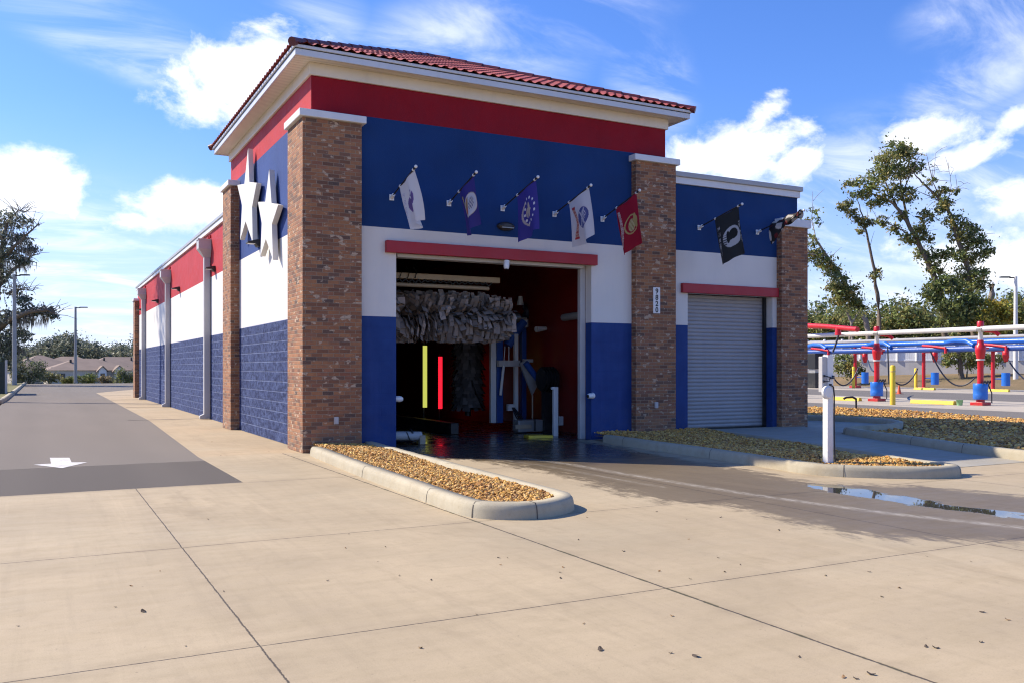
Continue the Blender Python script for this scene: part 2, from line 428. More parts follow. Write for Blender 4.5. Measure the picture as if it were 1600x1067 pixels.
def terrain():
    def axis(a, b, lo, hi, fine, coarse):
        v = list(np.arange(a, lo, coarse)) + list(np.arange(lo, hi, fine)) + list(np.arange(hi, b, coarse)); return np.array(sorted(set(v)))
    xs = axis(-420, 620, -40, 110, 2.0, 20); ys = axis(-160, 720, -10, 140, 2.0, 20)
    X, Y = np.meshgrid(xs, ys)
    sm = lambda v, a, b: np.clip((v - a) / (b - a), 0, 1) ** 2 * (3 - 2 * np.clip((v - a) / (b - a), 0, 1))
    Z = np.full_like(X, -.09)
    Z -= 1.7 * sm(Y, 99, 130) * (1 - sm(X, 25, 50))
    Z += 1.15 * sm(X * .8 + Y * .12, 54, 66) * (1 - sm(Y, 70, 130) * (1 - sm(X, 25, 50)))
    Z += .12 * np.sin(X * .21 + Y * .13) * sm(np.abs(X - 10), 55, 90)
    V = np.stack([X, Y, Z], -1).reshape(-1, 3); nx = len(xs); ny = len(ys)
    i = np.arange(nx * ny).reshape(ny, nx)
    F = np.stack([i[:-1, :-1], i[:-1, 1:], i[1:, 1:], i[1:, :-1]], -1).reshape(-1, 4)
    tag(npmesh('ground', V, F, M['ground'], smooth=True), kind='structure')
terrain()

def poly_dist(px, py, poly):
    d = np.full(px.shape, 1e9); inside = np.zeros(px.shape, bool); n = len(poly)
    for i in range(n):
        x0, y0 = poly[i]; x1, y1 = poly[(i + 1) % n]
        ex, ey = x1 - x0, y1 - y0; L = ex * ex + ey * ey
        t = np.clip(((px - x0) * ex + (py - y0) * ey) / L, 0, 1)
        d = np.minimum(d, np.hypot(px - x0 - t * ex, py - y0 - t * ey))
        c = ((y0 > py) != (y1 > py)); inside ^= c & (px < (x1 - x0) * (py - y0) / ((y1 - y0) + 1e-12) + x0)
    return np.where(inside, d, -d)
WETP = [(5.6, 15.9), (5.9, 13.6), (6.31, 12.6), (6.35, 10.4), (6.1, 9.0), (6.05, 8.0), (6.55, 7.5), (6.4, 6.5), (6.35, 5.8), (6.55, 5.3), (7.05, 4.95),
        (7.45, 4.6), (8.6, 3.0), (11.2, 2.6), (10.3, 6.2), (10.1, 6.9), (9.9, 7.6), (8.95, 8.5), (9.2, 9.7), (9.3, 11.1), (9.8, 14.8), (9.9, 15.9)]
PUD = [(8.83, 8.55), (9.05, 8.16), (9.06, 7.61), (8.93, 6.96), (8.85, 6.34), (8.98, 5.94), (8.95, 5.5), (8.8, 5.0), (8.5, 5.2), (8.5, 5.81), (8.42, 6.12), (8.35, 6.5), (8.36, 7.2), (8.32, 7.74), (8.5, 8.3)]
STK = [(7.1, 13.0), (7.28, 11.8), (7.29, 10.6), (7.34, 9.4), (7.42, 8.1), (7.55, 7.2), (7.75, 6.2), (8.2, 5.0)]
def slab():
    step = .06
    xs = np.arange(5.0, 11.6, step); xs = np.append(xs, 11.6); ys = np.arange(1.0, 15.75, step); ys = np.append(ys, 15.75)
    X, Y = np.meshgrid(xs, ys); d = poly_dist(X, Y, WETP); w = np.clip(d / .9 + .42, 0, 1)
    pd = np.clip(poly_dist(X, Y, PUD) / .3 + .35, 0, 1)
    sd = np.full(X.shape, 9.)
    for a, b in zip(STK[:-1], STK[1:]):
        ex, ey = b[0] - a[0], b[1] - a[1]; t = np.clip(((X - a[0]) * ex + (Y - a[1]) * ey) / (ex * ex + ey * ey), 0, 1)
        sd = np.minimum(sd, np.hypot(X - a[0] - t * ex, Y - a[1] - t * ey))
    st = np.clip(1.15 - sd / .10, 0, 1)
    st = np.maximum(st, .7 * np.clip(1.1 - np.abs(sd - .45) / .05, 0, 1) * (X < 7.4) * (Y > 9))
    nx, ny = len(xs), len(ys); i = np.arange(nx * ny).reshape(ny, nx)
    V = np.stack([X, Y, 0 * X], -1).reshape(-1, 3); F = np.stack([i[:-1, :-1], i[:-1, 1:], i[1:, 1:], i[1:, :-1]], -1).reshape(-1, 4)
    C = np.stack([w, pd, st], -1).reshape(-1, 3)
    rect = [(-14, 5.0, -12, 11.98), (2.34, 5.0, 11.98, 15.75), (11.6, 23.8, -12, 15.75), (5.0, 11.6, -12, 1.0)]
    base = len(V); EV = []; EF = []
    for x0, x1, y0, y1 in rect:
        EV += [(x0, y0, 0), (x1, y0, 0), (x1, y1, 0), (x0, y1, 0)]; EF.append([base, base + 1, base + 2, base + 3]); base += 4
    V = np.vstack([V, EV]); F = np.vstack([F, EF]); C = np.vstack([C, np.zeros((len(EV), 3))])
    tag(npmesh('concrete_forecourt', V, F, M['concrete'], cols=('wet', C)), kind='structure')
slab()
sheet('concrete_walkway', [[(2.34, 15.75), (4.5, 15.75), (4.5, 49.8), (2.9, 49.8), (2.73, 27.2)], [(2.9, 49.8), (23.8, 49.8), (23.8, 68), (5.7, 68), (2.95, 59.5)]], M['strip'])
sheet('asphalt_road', [[(-14, 11.98), (2.34, 11.98), (2.34, 15.75), (2.73, 27.2), (2.9, 49.8), (2.95, 59.5), (5.7, 68), (30, 68), (30, 97), (-1.3, 97), (-1.45, 41), (-14, 41)]], M['asphalt'])
sheet('lane_concrete', [[(23.8, -12), (24.5, -12), (24.5, 68), (23.8, 68)], [(29.6, -12), (38.5, -12), (38.5, 90), (29.6, 90)], [(49, -12), (60, -12), (60, 90), (49, 90)]], M['farconc'], .0)
sheet('lane_asphalt', [[(24.5, -12), (29.6, -12), (29.6, 68), (24.5, 68)], [(38.5, -12), (49, -12), (49, 90), (38.5, 90)]], M['asphalt2'], .0)
sheet('grass_verge', [[(-60, 41), (-1.62, 41), (-1.5, 97), (-60, 97)]], M['grass'], .09)
sheet('far_grass', [[(-60, 97), (40, 97), (40, 99.5), (-60, 99.5)]], M['grass'], -.03)
# annex drive: a gentle ramp
DRV = [(11.42, 8.75), (13.9, 8.75), (14.1, 10.2), (14.6, 11.6), (15.2, 13.7), (17.4, 14.05), (18.4, 15.2), (18.4, 16.4), (17.8, 17.5), (16.3, 18.6), (16.25, 15.75), (12.9, 15.75), (12.1, 10.9)]
sheet('annex_drive', [DRV], M['drive'], zf=lambda x, y: .004 + .112 * min(1, max(0, (y - 8.75) / 6.5)))

# road arrow, drain grooves
b = MB(); ar = [(.28, 14.93), (-.10, 15.66), (.14, 15.72), (.13, 16.75), (.42, 16.6), (.43, 15.78), (.65, 15.66)]
b.add([(x, y, .004) for x, y in ar], [(0, 6, 5, 2, 1), (2, 5, 4, 3)])
tag(b.build('road_arrow', M['marking']), 'white painted lane arrow on the asphalt pointing toward the viewer', 'road marking')
for k, (yy, x0) in enumerate(((27.75, 2.2), (36.9, 2.85), (46.0, 2.9), (53.5, 2.9))):
    b = MB(); b.box(x0, 4.4, yy - .05, yy + .05, .001, .004)
    tag(b.build('drain_groove', M['kerbdark']), kind='structure')

# ------------------------------------------------------------------ kerbs and gravel
def offset_path(path, d):
    out = []
    for i, p in enumerate(path):
        a = Vector(path[max(i - 1, 0)]); c = Vector(path[min(i + 1, len(path) - 1)]); t = (c - a).normalized()
        out.append((p[0] - t.y * d, p[1] + t.x * d))
    return out
def smooth_path(path, it=2):
    for _ in range(it):
        q = [path[0]]
        for a, c in zip(path[:-1], path[1:]):
            q += [(a[0] * .75 + c[0] * .25, a[1] * .75 + c[1] * .25), (a[0] * .25 + c[0] * .75, a[1] * .25 + c[1] * .75)]
        q.append(path[-1]); path = q
    return path
def resample(path, step):
    out = [path[0]]; acc = 0
    for a, c in zip(path[:-1], path[1:]):
        L = math.dist(a, c); k = max(1, int(L / step))
        for i in range(1, k + 1): out.append((a[0] + (c[0] - a[0]) * i / k, a[1] + (c[1] - a[1]) * i / k))
    return out
def kerb(name, path, h=.155, w=.16, zf=lambda x, y: 0.0, joints=(), label=None, closed_end=True):
    """path runs along the OUTER face; inner side lies to the left of travel"""
    path = resample(smooth_path(path, 2), .25)
    prof = [(-.022, -.02), (-.012, h * .55), (.0, h * .82), (.028, h), (w, h), (w, -.02)]
    b = MB(); rings = []
    for d, z in prof:
        q = offset_path(path, d); rings.append([(x, y, zf(x, y) + z + (random.uniform(-.003, .003) if z > .05 else 0)) for x, y in q])
    n = len(path); vs = [p for r in rings for p in r]; k = len(prof)
    fs = [(j * n + i, j * n + i + 1, (j + 1) * n + i + 1, (j + 1) * n + i) for j in range(k - 1) for i in range(n - 1)]
    b.add(vs, fs, 0, True)
    b.add([rings[j][0] for j in range(k)], [tuple(range(k))]); b.add([rings[j][-1] for j in range(k)], [tuple(range(k))[::-1]])
    for jt in joints:
        i = min(range(n - 1), key=lambda q: math.dist(path[q], jt)); i = min(max(i, 1), n - 2)
        p = Vector(path[i]); t = (Vector(path[i + 1]) - Vector(path[i - 1])).normalized(); nn = Vector((-t.y, t.x))
        z0 = zf(p.x, p.y)
        pr = [(-.0245, 0), (-.0145, h * .55), (-.002, h * .82), (.027, h + .0025), (w, h + .0025)]
        for s0 in (-.006,):
            a = [(p + nn * d + t * s0) for d, z in pr]; c = [(p + nn * d + t * (s0 + .012)) for d, z in pr]
            vs = [(q.x, q.y, z0 + pr[m][1]) for m, q in enumerate(a)] + [(q.x, q.y, z0 + pr[m][1]) for m, q in enumerate(c)]
            b.add(vs, [(m, m + 1, m + 6, m + 5) for m in range(4)], 1)
    return tag(b.build(name, [M['kerb'], M['kerbdark']], bevel=0), label, 'kerb')
LI = [(4.98, 16.0)][:0] + [(5.40, 15.7), (5.28, 13.5), (5.10, 9.0), (5.08, 8.35), (4.98, 8.02), (4.65, 7.78), (4.3, 7.70), (3.98, 7.84), (3.79, 8.1), (3.78, 8.6), (3.82, 9.6), (3.9, 12.0), (4.08, 15.1)][::1]
# travel so that the inner side lies on the left: go down the left side, round the nose, up the right side
LIp = LI[::-1]
kerb('kerb', LIp, joints=[(3.88, 11.8), (3.80, 9.2), (4.36, 7.7), (5.2, 11.5), (3.8, 8.1)], label='pale concrete kerb round the narrow golden gravel island by the left brick pillar')
RI = [(9.98, 15.0), (9.86, 13.0), (9.77, 11.3), (9.62, 9.8), (9.53, 9.2), (9.66, 8.76), (10.1, 8.35), (10.6, 8.0), (11.05, 7.93), (11.36, 8.1), (11.40, 8.5), (11.48, 9.0), (12.12, 10.9), (13.1, 15.5)]
kerb('kerb', RI, joints=[(9.77, 11.34), (9.68, 8.74), (11.2, 8.0), (9.9, 14.4)], zf=lambda x, y: 0.0, label='concrete kerb round the gravel island holding the white utility post')
def dz(x, y): return .004 + .09 * min(1, max(0, (y - 8.75) / 6.5))
BK = [(16.28, 18.9), (17.2, 18.2), (17.95, 17.3), (18.45, 16.2), (18.35, 14.9), (17.5, 14.1), (16.3, 13.95), (15.25, 13.8), (14.95, 13.0), (14.62, 11.6), (14.2, 10.2), (14.05, 9.2), (13.9, 7.4), (13.8, 3.0)]
kerb('kerb', BK[::1], w=.16, zf=dz, joints=[(14.6, 11.6), (17.0, 14.0), (15.1, 13.5), (14.15, 10)], label='concrete kerb curving along the edge of the big gravel bed beside the annex drive')
kerb('kerb', [(-14, 40.8), (-6, 41.0), (-1.55, 42.2), (-1.42, 46), (-1.38, 58), (-1.3, 96.5)][::-1][::-1], zf=lambda x, y: 0, label='long low kerb along the left side of the asphalt road')

ICO = None
def ico():
    global ICO
    if ICO is None:
        import bmesh
        bm = bmesh.new(); bmesh.ops.create_icosphere(bm, subdivisions=1, radius=1)
        V = np.array([v.co for v in bm.verts]); bm.verts.index_update(); F = np.array([[v.index for v in f.verts] for f in bm.faces]); bm.free(); ICO = (V, F)
    return ICO
PEB = np.array([(.50, .27, .055), (.42, .21, .045), (.58, .37, .12), (.30, .13, .035), (.20, .08, .03), (.60, .44, .22), (.38, .26, .13), (.55, .30, .055), (.14, .065, .03), (.62, .42, .15)])
def pebbles(name, poly, zf, n, size, label):
    V0, F0 = ico(); poly = np.array(poly); x0, y0 = poly.min(0); x1, y1 = poly.max(0)
    pts = []
    while len(pts) < n:
        q = RNG.uniform((x0, y0), (x1, y1), (n, 2)); ok = poly_dist(q[:, 0], q[:, 1], [tuple(p) for p in poly]) > .01
        pts += list(q[ok])
    pts = np.array(pts[:n]); s = size * np.exp(RNG.normal(0, .33, n)); asp = RNG.uniform(.55, 1.2, (n, 3)); asp[:, 2] *= .72
    a = RNG.uniform(0, 6.283, n); ca, sa = np.cos(a), np.sin(a)
    v = V0[None] * asp[:, None, :] * (1 + RNG.normal(0, .13, (n, len(V0), 1)))
    tl = RNG.normal(0, .4, n); ct, stt = np.cos(tl), np.sin(tl)
    yy = v[..., 1] * ct[:, None] - v[..., 2] * stt[:, None]; zz = v[..., 1] * stt[:, None] + v[..., 2] * ct[:, None]
    xx = v[..., 0] * ca[:, None] - yy * sa[:, None]; yy = v[..., 0] * sa[:, None] + yy * ca[:, None]
    z = np.array([zf(*p) for p in pts]) + RNG.uniform(-.004, .014, n)
    VV = np.stack([xx * s[:, None] + pts[:, 0:1], yy * s[:, None] + pts[:, 1:2], zz * s[:, None] + z[:, None]], -1).reshape(-1, 3)
    FF = (F0[None] + (np.arange(n) * len(V0))[:, None, None]).reshape(-1, 3)
    c = PEB[RNG.integers(0, len(PEB), n)] * np.exp(RNG.normal(0, .2, (n, 1))); c = .74 * c + .26 * np.array([.52, .32, .09]); c = c * np.array([1.14, 1.04, .78]); C = np.clip(np.repeat(c, len(V0), 0), 0, .8)
    return tag(npmesh(name, VV, FF, M['pebble'], cols=('Col', C)), label, 'gravel', kind='stuff')
GL = [(4.24, 15.6), (4.05, 11.8), (3.96, 9.2), (3.96, 8.5), (4.08, 8.15), (4.34, 7.92), (4.6, 7.95), (4.84, 8.15), (4.93, 8.5), (5.0, 10.5), (5.2, 15.6)]
zl = lambda x, y: .112 + .02 * math.sin(x * 3 + y * 1.3) + .025 * max(0, (y - 13) / 3)
sheet('gravel_bed_base', [GL], M['gravel'], .095)
pebbles('golden_gravel', GL, zl, 10500, .0175, 'golden river gravel filling the narrow kerbed island by the left pillar')
GR = [(10.14, 15.6), (10.02, 13), (9.93, 11.3), (9.78, 9.8), (9.70, 9.22), (9.8, 8.86), (10.2, 8.52), (10.66, 8.18), (11.02, 8.12), (11.2, 8.24), (11.24, 8.55), (11.33, 9.1), (11.96, 10.9), (12.95, 15.6)]
zr = lambda x, y: .112 + .02 * math.sin(x * 3 + y * 1.3) + .04 * max(0, (y - 13) / 3)
sheet('gravel_bed_base', [GR], M['gravel'], .095)
pebbles('shaded_gravel', GR, zr, 15500, .0185, 'brown and golden gravel in the kerbed island below the white utility post')
GB = [(16.45, 19.4), (17.3, 18.36), (18.1, 17.4), (18.63, 16.2), (18.5, 14.8), (17.6, 13.93), (16.4, 13.78), (15.4, 13.62), (15.12, 12.9), (14.8, 11.6), (14.38, 10.2), (14.22, 9.2), (14.08, 7.4), (14.0, 4), (23.75, 4), (23.75, 40), (16.45, 40)]
zb = lambda x, y: .09 + .05 * min(1, max(0, (y - 9) / 6)) + .04 * math.sin(x * .9 + y * .6)
sheet('gravel_bed_base', [GB], M['gravel'], .07)
pebbles('wide_gravel', [p for p in GB[:-2]] + [(23.75, 23), (16.45, 23)], zb, 24000, .032, 'wide bed of golden gravel between the annex drive and the vacuum lanes')

# ------------------------------------------------------------------ building
BLD = thing('car_wash_building', 'red white and blue car wash building with brick pillars and a red tiled hip roof', 'building', (4.26, 15.75, 0))
FY, LX, RX, BY = 15.75, 4.26, 12.10, 23.35          # tower front, left, right, back
TL, TB = 4.40, 49.6                                  # tunnel left wall, tunnel back
Z1, Z2, Z3, Z4 = 2.44, 4.09, 6.10, 6.70
OX0, OX1, OZ = 5.86, 10.18, 3.64
b = MB(); T = .22
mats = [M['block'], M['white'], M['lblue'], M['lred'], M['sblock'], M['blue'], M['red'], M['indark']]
def bands(b, x0, x1, y0, y1, zs, ms):
    for (z0, z1), mi in zip(zip(zs[:-1], zs[1:]), ms): b.box(x0, x1, y0, y1, z0, z1, mi)
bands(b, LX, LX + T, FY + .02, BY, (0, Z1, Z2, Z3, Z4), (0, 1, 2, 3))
w1 = b.build('side_wall', mats, BLD)
b = MB()
bands(b, LX + .001, OX0, FY, FY + T, (0, Z1, OZ), (4, 1)); bands(b, OX1, RX, FY, FY + T, (0, Z1, OZ), (4, 1))
bands(b, LX + .001, RX, FY, FY + T, (OZ, Z2, Z3, Z4), (1, 5, 6))
w2 = b.build('front_wall', mats, BLD)
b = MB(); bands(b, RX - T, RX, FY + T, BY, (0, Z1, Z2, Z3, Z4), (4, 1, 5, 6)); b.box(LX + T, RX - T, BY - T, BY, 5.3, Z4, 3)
b.build('tower_rear_wall', mats, BLD)
b = MB(); bands(b, TL, TL + T, BY + .001, TB, (0, Z1, 4.14, 5.45), (0, 1, 3)); b.box(TL, 12.4, TB, TB + .2, 0, 5.45, 1); b.box(12.1, 12.3, BY, TB, 0, 5.45, 1)  # far end added shut, where a tunnel is open, to keep the bay dark
b.build('tunnel_wall', mats, BLD)
b = MB(); b.box(TL + T, 12.1, BY + .01, TB, 5.2, 5.3); b.build('tunnel_roof', M['indark'], BLD)
b = MB(); b.box(TL - .06, TL + .3, BY + .24, TB + .25, 5.45, 5.58); b.build('parapet_band', M['trim'], BLD)
b = MB(); b.box(TL - .09, TL + .34, BY + .24, TB + .3, 5.58, 5.66); b.build('parapet_coping', M['capgrey'], BLD)
# interior
b = MB(); b.box(4.50, 4.56, FY + T, TB - .05, 0, 5.1); b.box(4.56, 10.96, TB - .3, TB - .2, 0, 5.1); b.build('interior_left_wall', M['indark'], BLD)  # second box: added end panel that shuts daylight out of the bay
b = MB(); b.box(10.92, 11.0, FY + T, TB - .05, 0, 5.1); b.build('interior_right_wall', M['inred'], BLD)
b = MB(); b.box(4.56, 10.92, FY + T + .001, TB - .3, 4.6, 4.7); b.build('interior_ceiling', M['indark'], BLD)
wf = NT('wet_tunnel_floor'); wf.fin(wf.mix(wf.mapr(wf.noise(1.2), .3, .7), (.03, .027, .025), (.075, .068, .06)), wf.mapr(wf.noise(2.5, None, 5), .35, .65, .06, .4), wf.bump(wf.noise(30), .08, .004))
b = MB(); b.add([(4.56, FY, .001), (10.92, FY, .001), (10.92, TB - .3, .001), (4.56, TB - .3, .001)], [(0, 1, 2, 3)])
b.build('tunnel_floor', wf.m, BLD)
# door surround
b = MB(); b.box(OX1 - .13, OX1 + .0, FY + T + .002, FY + T + .12, 0, OZ); b.box(OX0 - .02, OX0 + .06, FY + T + .002, FY + T + .1, 0, OZ); build_each(b, 'door_track', M['galv'], BLD, .01)
b = MB(); b.box(OX0 + .06, OX1 - .13, FY + .1, FY + T + .1, OZ - .07, OZ - .003); b.build('door_bottom_rail', M['galv'], BLD, .01)
b = MB(); b.box(5.64, 10.27, FY - .11, FY - .002, 3.625, 3.845); b.build('lintel', M['redtrim'], BLD, .008)
b = MB(); b.box(12.52, 15.36, FY - .09, FY - .002, 3.15, 3.36); b.build('lintel', M['redtrim'], BLD, .008)
# annex
AX0, AX1 = 12.10, 16.03
SX0, SX1 = 12.72, 15.24
b = MB(); bands(b, AX0 + .001, SX0, FY, FY + .26, (0, Z1, 3.16), (4, 1)); bands(b, SX1, AX1, FY, FY + .26, (0, Z1, 3.16), (4, 1))
bands(b, AX0 + .001, AX1, FY, FY + .26, (3.16, Z2, 5.55), (1, 5)); bands(b, AX1 - .22, AX1, FY + .26, 34, (0, Z1, Z2, 5.55), (4, 1, 5))
b.build('annex_wall', mats, BLD)
b = MB(); b.box(12.31, AX1 - .22, FY + .26, 34, 5.2, 5.3); b.box(12.31, AX1, 34, 34.2, 0, 5.5); b.build('annex_roof', M['indark'], BLD)
b = MB(); b.box(AX0, AX1 + .05, FY - .05, FY + .3, 5.551, 5.70); b.box(AX1 - .25, AX1 + .05, FY + .3, 34, 5.551, 5.70); b.build('parapet_band', M['trim'], BLD, .006)
b = MB(); b.box(AX0, AX1 + .1, FY - .1, FY + .35, 5.70, 5.81); b.box(AX1 - .3, AX1 + .1, FY + .35, 34, 5.70, 5.81); b.build('parapet_coping', M['capgrey'], BLD, .012)
# roller shutter
b = MB(); z = .14; sy = FY + .30; prof = []
pitch = .0865
for k in range(int(3.05 / pitch)):
    z0 = .13 + k * pitch
    prof += [(0, z0), (-.018, z0 + .012), (-.024, z0 + pitch * .45), (-.018, z0 + pitch - .016), (.0, z0 + pitch - .006)]
vs = [(x, sy + d, zz) for x in (SX0 - .05, SX1 + .05) for d, zz in prof]; n = len(prof)
b.add(vs, [(i, i + 1, n + i + 1, n + i) for i in range(n - 1)])
sh = b.build('roller_shutter', paint('grey_shutter_steel', (.34, .33, .335), .42, .06, 2, .03), BLD)
b = MB(); b.box(SX0, SX1, sy - .05, sy + .02, .06, .129); b.build('bottom_bar', M['black'], sh)
b = MB(); b.box(SX0, SX0 + .05, FY + .20, FY + .26, .1, 3.155); b.box(SX1 - .07, SX1, FY + .20, FY + .26, .1, 3.155); build_each(b, 'guide_rail', M['black'], sh)
# pillars
def pillar(x0, x1, y0, y1, h, capo=.07, caph=.13):
    b = MB(); b.box(x0, x1, y0, y1, 0, h - caph); p = b.build('brick_pillar', M['brick'], BLD, .006)
    b = MB(); b.box(x0 - capo, x1 + capo, y0 - capo, y1 + (capo if y1 < FY else 0), h - caph, h); b.build('pillar_cap', M['trim'], p, .012)
    return p
pillar(4.06, 5.14, 15.58, 16.66, 6.03)
pillar(11.2, 12.26, 15.58, 15.98, 6.03)
pillar(15.37, 16.2, 15.58, 16.4, 5.0, .06, .19)
pillar(4.05, 4.5, 22.25, 23.30, 6.02)
pillar(4.2, 4.7, 48.9, 49.75, 5.0, .06, .12)
for x, z in ((4.66, .56), (11.72, .70)):
    b = MB(); b.box(x - .04, x + .04, 15.545, 15.579, z - .065, z + .065); b.box(x - .028, x + .028, 15.538, 15.545, z - .05, z + .05); b.build('outlet_cover', M['galv'], BLD, .004)
# eaves
EO = .38
b = MB(); fy0, fx0, fx1, fb = FY - EO, LX - EO, RX + EO, BY + .25
b.box(LX - .05, RX + .05, FY - .05, FY - .001, Z4, 6.92); b.box(LX - .05, LX - .001, FY, BY + .05, Z4, 6.92); b.box(RX + .001, RX + .05, FY, BY + .05, Z4, 6.92); b.box(LX, RX, BY + .001, BY + .05, Z4, 6.92)
b.build('frieze', M['trimcream'], BLD, .006)
so = NT('vinyl_soffit'); xx, yy, zz = so.xyz(so.pos())
gv = so.math('FRACT', so.math('MULTIPLY', so.math('ADD', xx, yy), 9.0)); gm = so.mapr(so.math('ABSOLUTE', so.math('SUBTRACT', gv, .5)), .40, .47)
so.fin(so.mix(gm, (.74, .66, .53), (.42, .36, .28)), .5, so.bump(gm, .6, -.01))
b = MB(); b.box(fx0 + .03, fx1 - .03, fy0 + .03, fb - .03, 6.921, 6.94); b.build('soffit', so.m, BLD)
def ring(b, x0, x1, y0, y1, z0, z1, t):
    b.box(x0, x1, y0, y0 + t, z0, z1); b.box(x0, x1, y1 - t, y1, z0, z1); b.box(x0, x0 + t, y0 + t, y1 - t, z0, z1); b.box(x1 - t, x1, y0 + t, y1 - t, z0, z1)
b = MB(); ring(b, fx0, fx1, fy0, fb, 6.895, 7.005, .03); b.build('fascia', M['fascia'], BLD, .005)
b = MB(); ring(b, fx0 - .035, fx1 + .035, fy0 - .035, fb + .035, 7.018, 7.07, .05); b.build('drip_edge', M['fascia'], BLD, .008)
b = MB(); ring(b, fx0 - .004, fx1 + .004, fy0 - .004, fb + .004, 7.0055, 7.0175, .03); b.build('shadow_gap', M['darkmetal'], BLD)
# hip roof with barrel tiles
rx0, rx1, ry0, ry1 = fx0 - .08, fx1 + .08, fy0 - .08, fb + .08
RZ, PK = 7.055, 8.78
cx, cy = (rx0 + rx1) / 2, (ry0 + ry1) / 2
def roof_face(a, c):
    a = Vector(a); c = Vector(c); L = (c - a).length; e = (c - a) / L; mid = (a + c) / 2; pk = Vector((cx, cy, 0)); up2 = (pk - mid); D = up2.length; up2 /= D
    course = .33; nc = int(math.hypot(D, PK - RZ) / course) + 1; tw = .20; ncol = int(L / tw) * 6
    slope = (PK - RZ) / D; rows = []
    for k in range(nc):
        rows += [(k / nc, .028), ((k + .985) / nc, .004)]
    V = []; F = []
    for f, lift in rows:
        lo, hi = f * L / 2, L - f * L / 2
        for i in range(ncol + 1):
            s0 = L * i / ncol; ss = min(max(s0, lo), hi); ph = (s0 / tw) % 1
            prof = .034 * max(0, math.sin(math.pi * min(ph / .62, 1))) if ph < .62 else -.012 * math.sin(math.pi * (ph - .62) / .38)
            if s0 != ss: prof = 0
            p = a + e * ss + up2 * (f * D); z = RZ + slope * f * D + lift + prof
            V.append((p.x, p.y, z))
    n = ncol + 1
    for r in range(len(rows) - 1):
        for i in range(ncol): F.append((r * n + i, r * n + i + 1, (r + 1) * n + i + 1, (r + 1) * n + i))
    return np.array(V), np.array(F)
Vs = []; Fs = []; nb = 0
cor = [(rx0, ry0, 0), (rx1, ry0, 0), (rx1, ry1, 0), (rx0, ry1, 0)]
for i in range(4):
    V, F = roof_face(cor[i], cor[(i + 1) % 4]); Vs.append(V); Fs.append(F + nb); nb += len(V)
roof = npmesh('tiled_roof', np.vstack(Vs), np.vstack(Fs), M['roofred'], BLD, smooth=False)
b = MB()
for i in range(4):
    a = Vector((cor[i][0], cor[i][1], RZ + .025)); p = Vector((cx, cy, PK + .03)); nseg = 15
    for k in range(nseg):
        q0 = a.lerp(p, k / nseg); q1 = a.lerp(p, min(1, (k + 1.12) / nseg)); b.tube([q0, q1], [.078, .062], 12)
b.build('hip_cap', M['roofdark'], roof)
b = MB(); ring(b, rx0 + .06, rx1 - .06, ry0 + .06, ry1 - .06, 7.0701, 7.078, .3); b.build('roof_deck_edge', M['darkmetal'], roof)
# downspouts with leader heads
for k, yy in enumerate((27.32, 36.5, 45.6)):
    b = MB(); b.box(TL - .19, TL - .012, yy - .085, yy + .085, .16, 4.72)
    b.prism([(TL - .19, yy - .085, .16), (TL - .012, yy - .085, .16), (TL - .012, yy - .085, .02), (TL - .31, yy - .085, .02), (TL - .31, yy - .085, .10)], (0, .17, 0))
    d = b.build('downspout', M['galv'], BLD, .012)
    b = MB(); x0, x1, y0, y1 = TL - .36, TL - .005, yy - .2, yy + .2
    b.box(x0, x1, y0, y1, 4.95, 5.2); b.box(x0 - .02, x1, y0 - .02, y1 + .02, 5.2, 5.235)
    lo = [(TL - .2, yy - .095, 4.72), (TL - .01, yy - .095, 4.72), (TL - .01, yy + .095, 4.72), (TL - .2, yy + .095, 4.72)]
    hi = [(x0, y0, 4.95), (x1, y0, 4.95), (x1, y1, 4.95), (x0, y1, 4.95)]
    b.add(lo + hi, [(0, 1, 5, 4), (1, 2, 6, 5), (2, 3, 7, 6), (3, 0, 4, 7), (3, 2, 1, 0)])
    b.build('leader_head', M['galv'], d)
    for q in (-.1, .12):
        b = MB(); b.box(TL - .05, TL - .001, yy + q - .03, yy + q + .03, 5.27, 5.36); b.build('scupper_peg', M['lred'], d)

# ------------------------------------------------------------------ stars, lights, cameras, sign
def star(pts, label):
    c = pts[:]; y0 = sum(p[0] for p in c) / 10; z0 = sum(p[1] for p in c) / 10
    t = thing('wall_star', label, 'star', (4.25, y0, z0 - .8), 'white stars on the side wall')
    b = MB(); b.prism([(4.10, y, z) for y, z in c], (.11, 0, 0)); b.build('star_plate', M['star'], t, .006)
    b = MB()
    for dy, dzz in ((0, .1), (0, -.3)): b.tube([(4.205, y0 + dy, z0 + dzz), (4.26, y0 + dy, z0 + dzz)], .03, 8)
    build_each(b, 'standoff', M['steel'], t)
star([(20.45, 6.40), (20.31, 5.62), (19.55, 5.46), (20.02, 5.02), (19.95, 4.22), (20.72, 4.80), (21.35, 4.46), (21.12, 5.22), (21.68, 5.80), (20.86, 5.68)], 'larger white five-pointed star crossing the red band, nearer the small pillar')
star([(18.36, 5.52), (18.15, 4.80), (17.58, 4.67), (18.12, 4.37), (18.02, 3.64), (18.66, 4.14), (19.18, 3.84), (19.05, 4.52), (19.42, 5.03), (18.72, 4.92)], 'lower white five-pointed star nearer the big brick corner pillar')
def wall_light(x, y, z, label, s=1.0):
    t = thing('wall_light', label, 'wall light', (x, y, z), 'dark wall lights along the side wall')
    b = MB(); b.prism([(x - .27 * s, y - .11, z - .03), (x - .27 * s, y - .11, z + .0), (x - .05, y - .11, z + .06), (x - .002, y - .11, z + .06), (x - .002, y - .11, z - .10), (x - .05, y - .11, z - .10), (x - .09, y - .11, z - .035)], (0, .22, 0))
    b.build('housing', M['darkmetal'], t, .005)
    b = MB(); b.box(x - .25 * s, x - .1, y - .09, y + .09, z - .038, z - .0345); b.build('lens', M['plastic'], t)
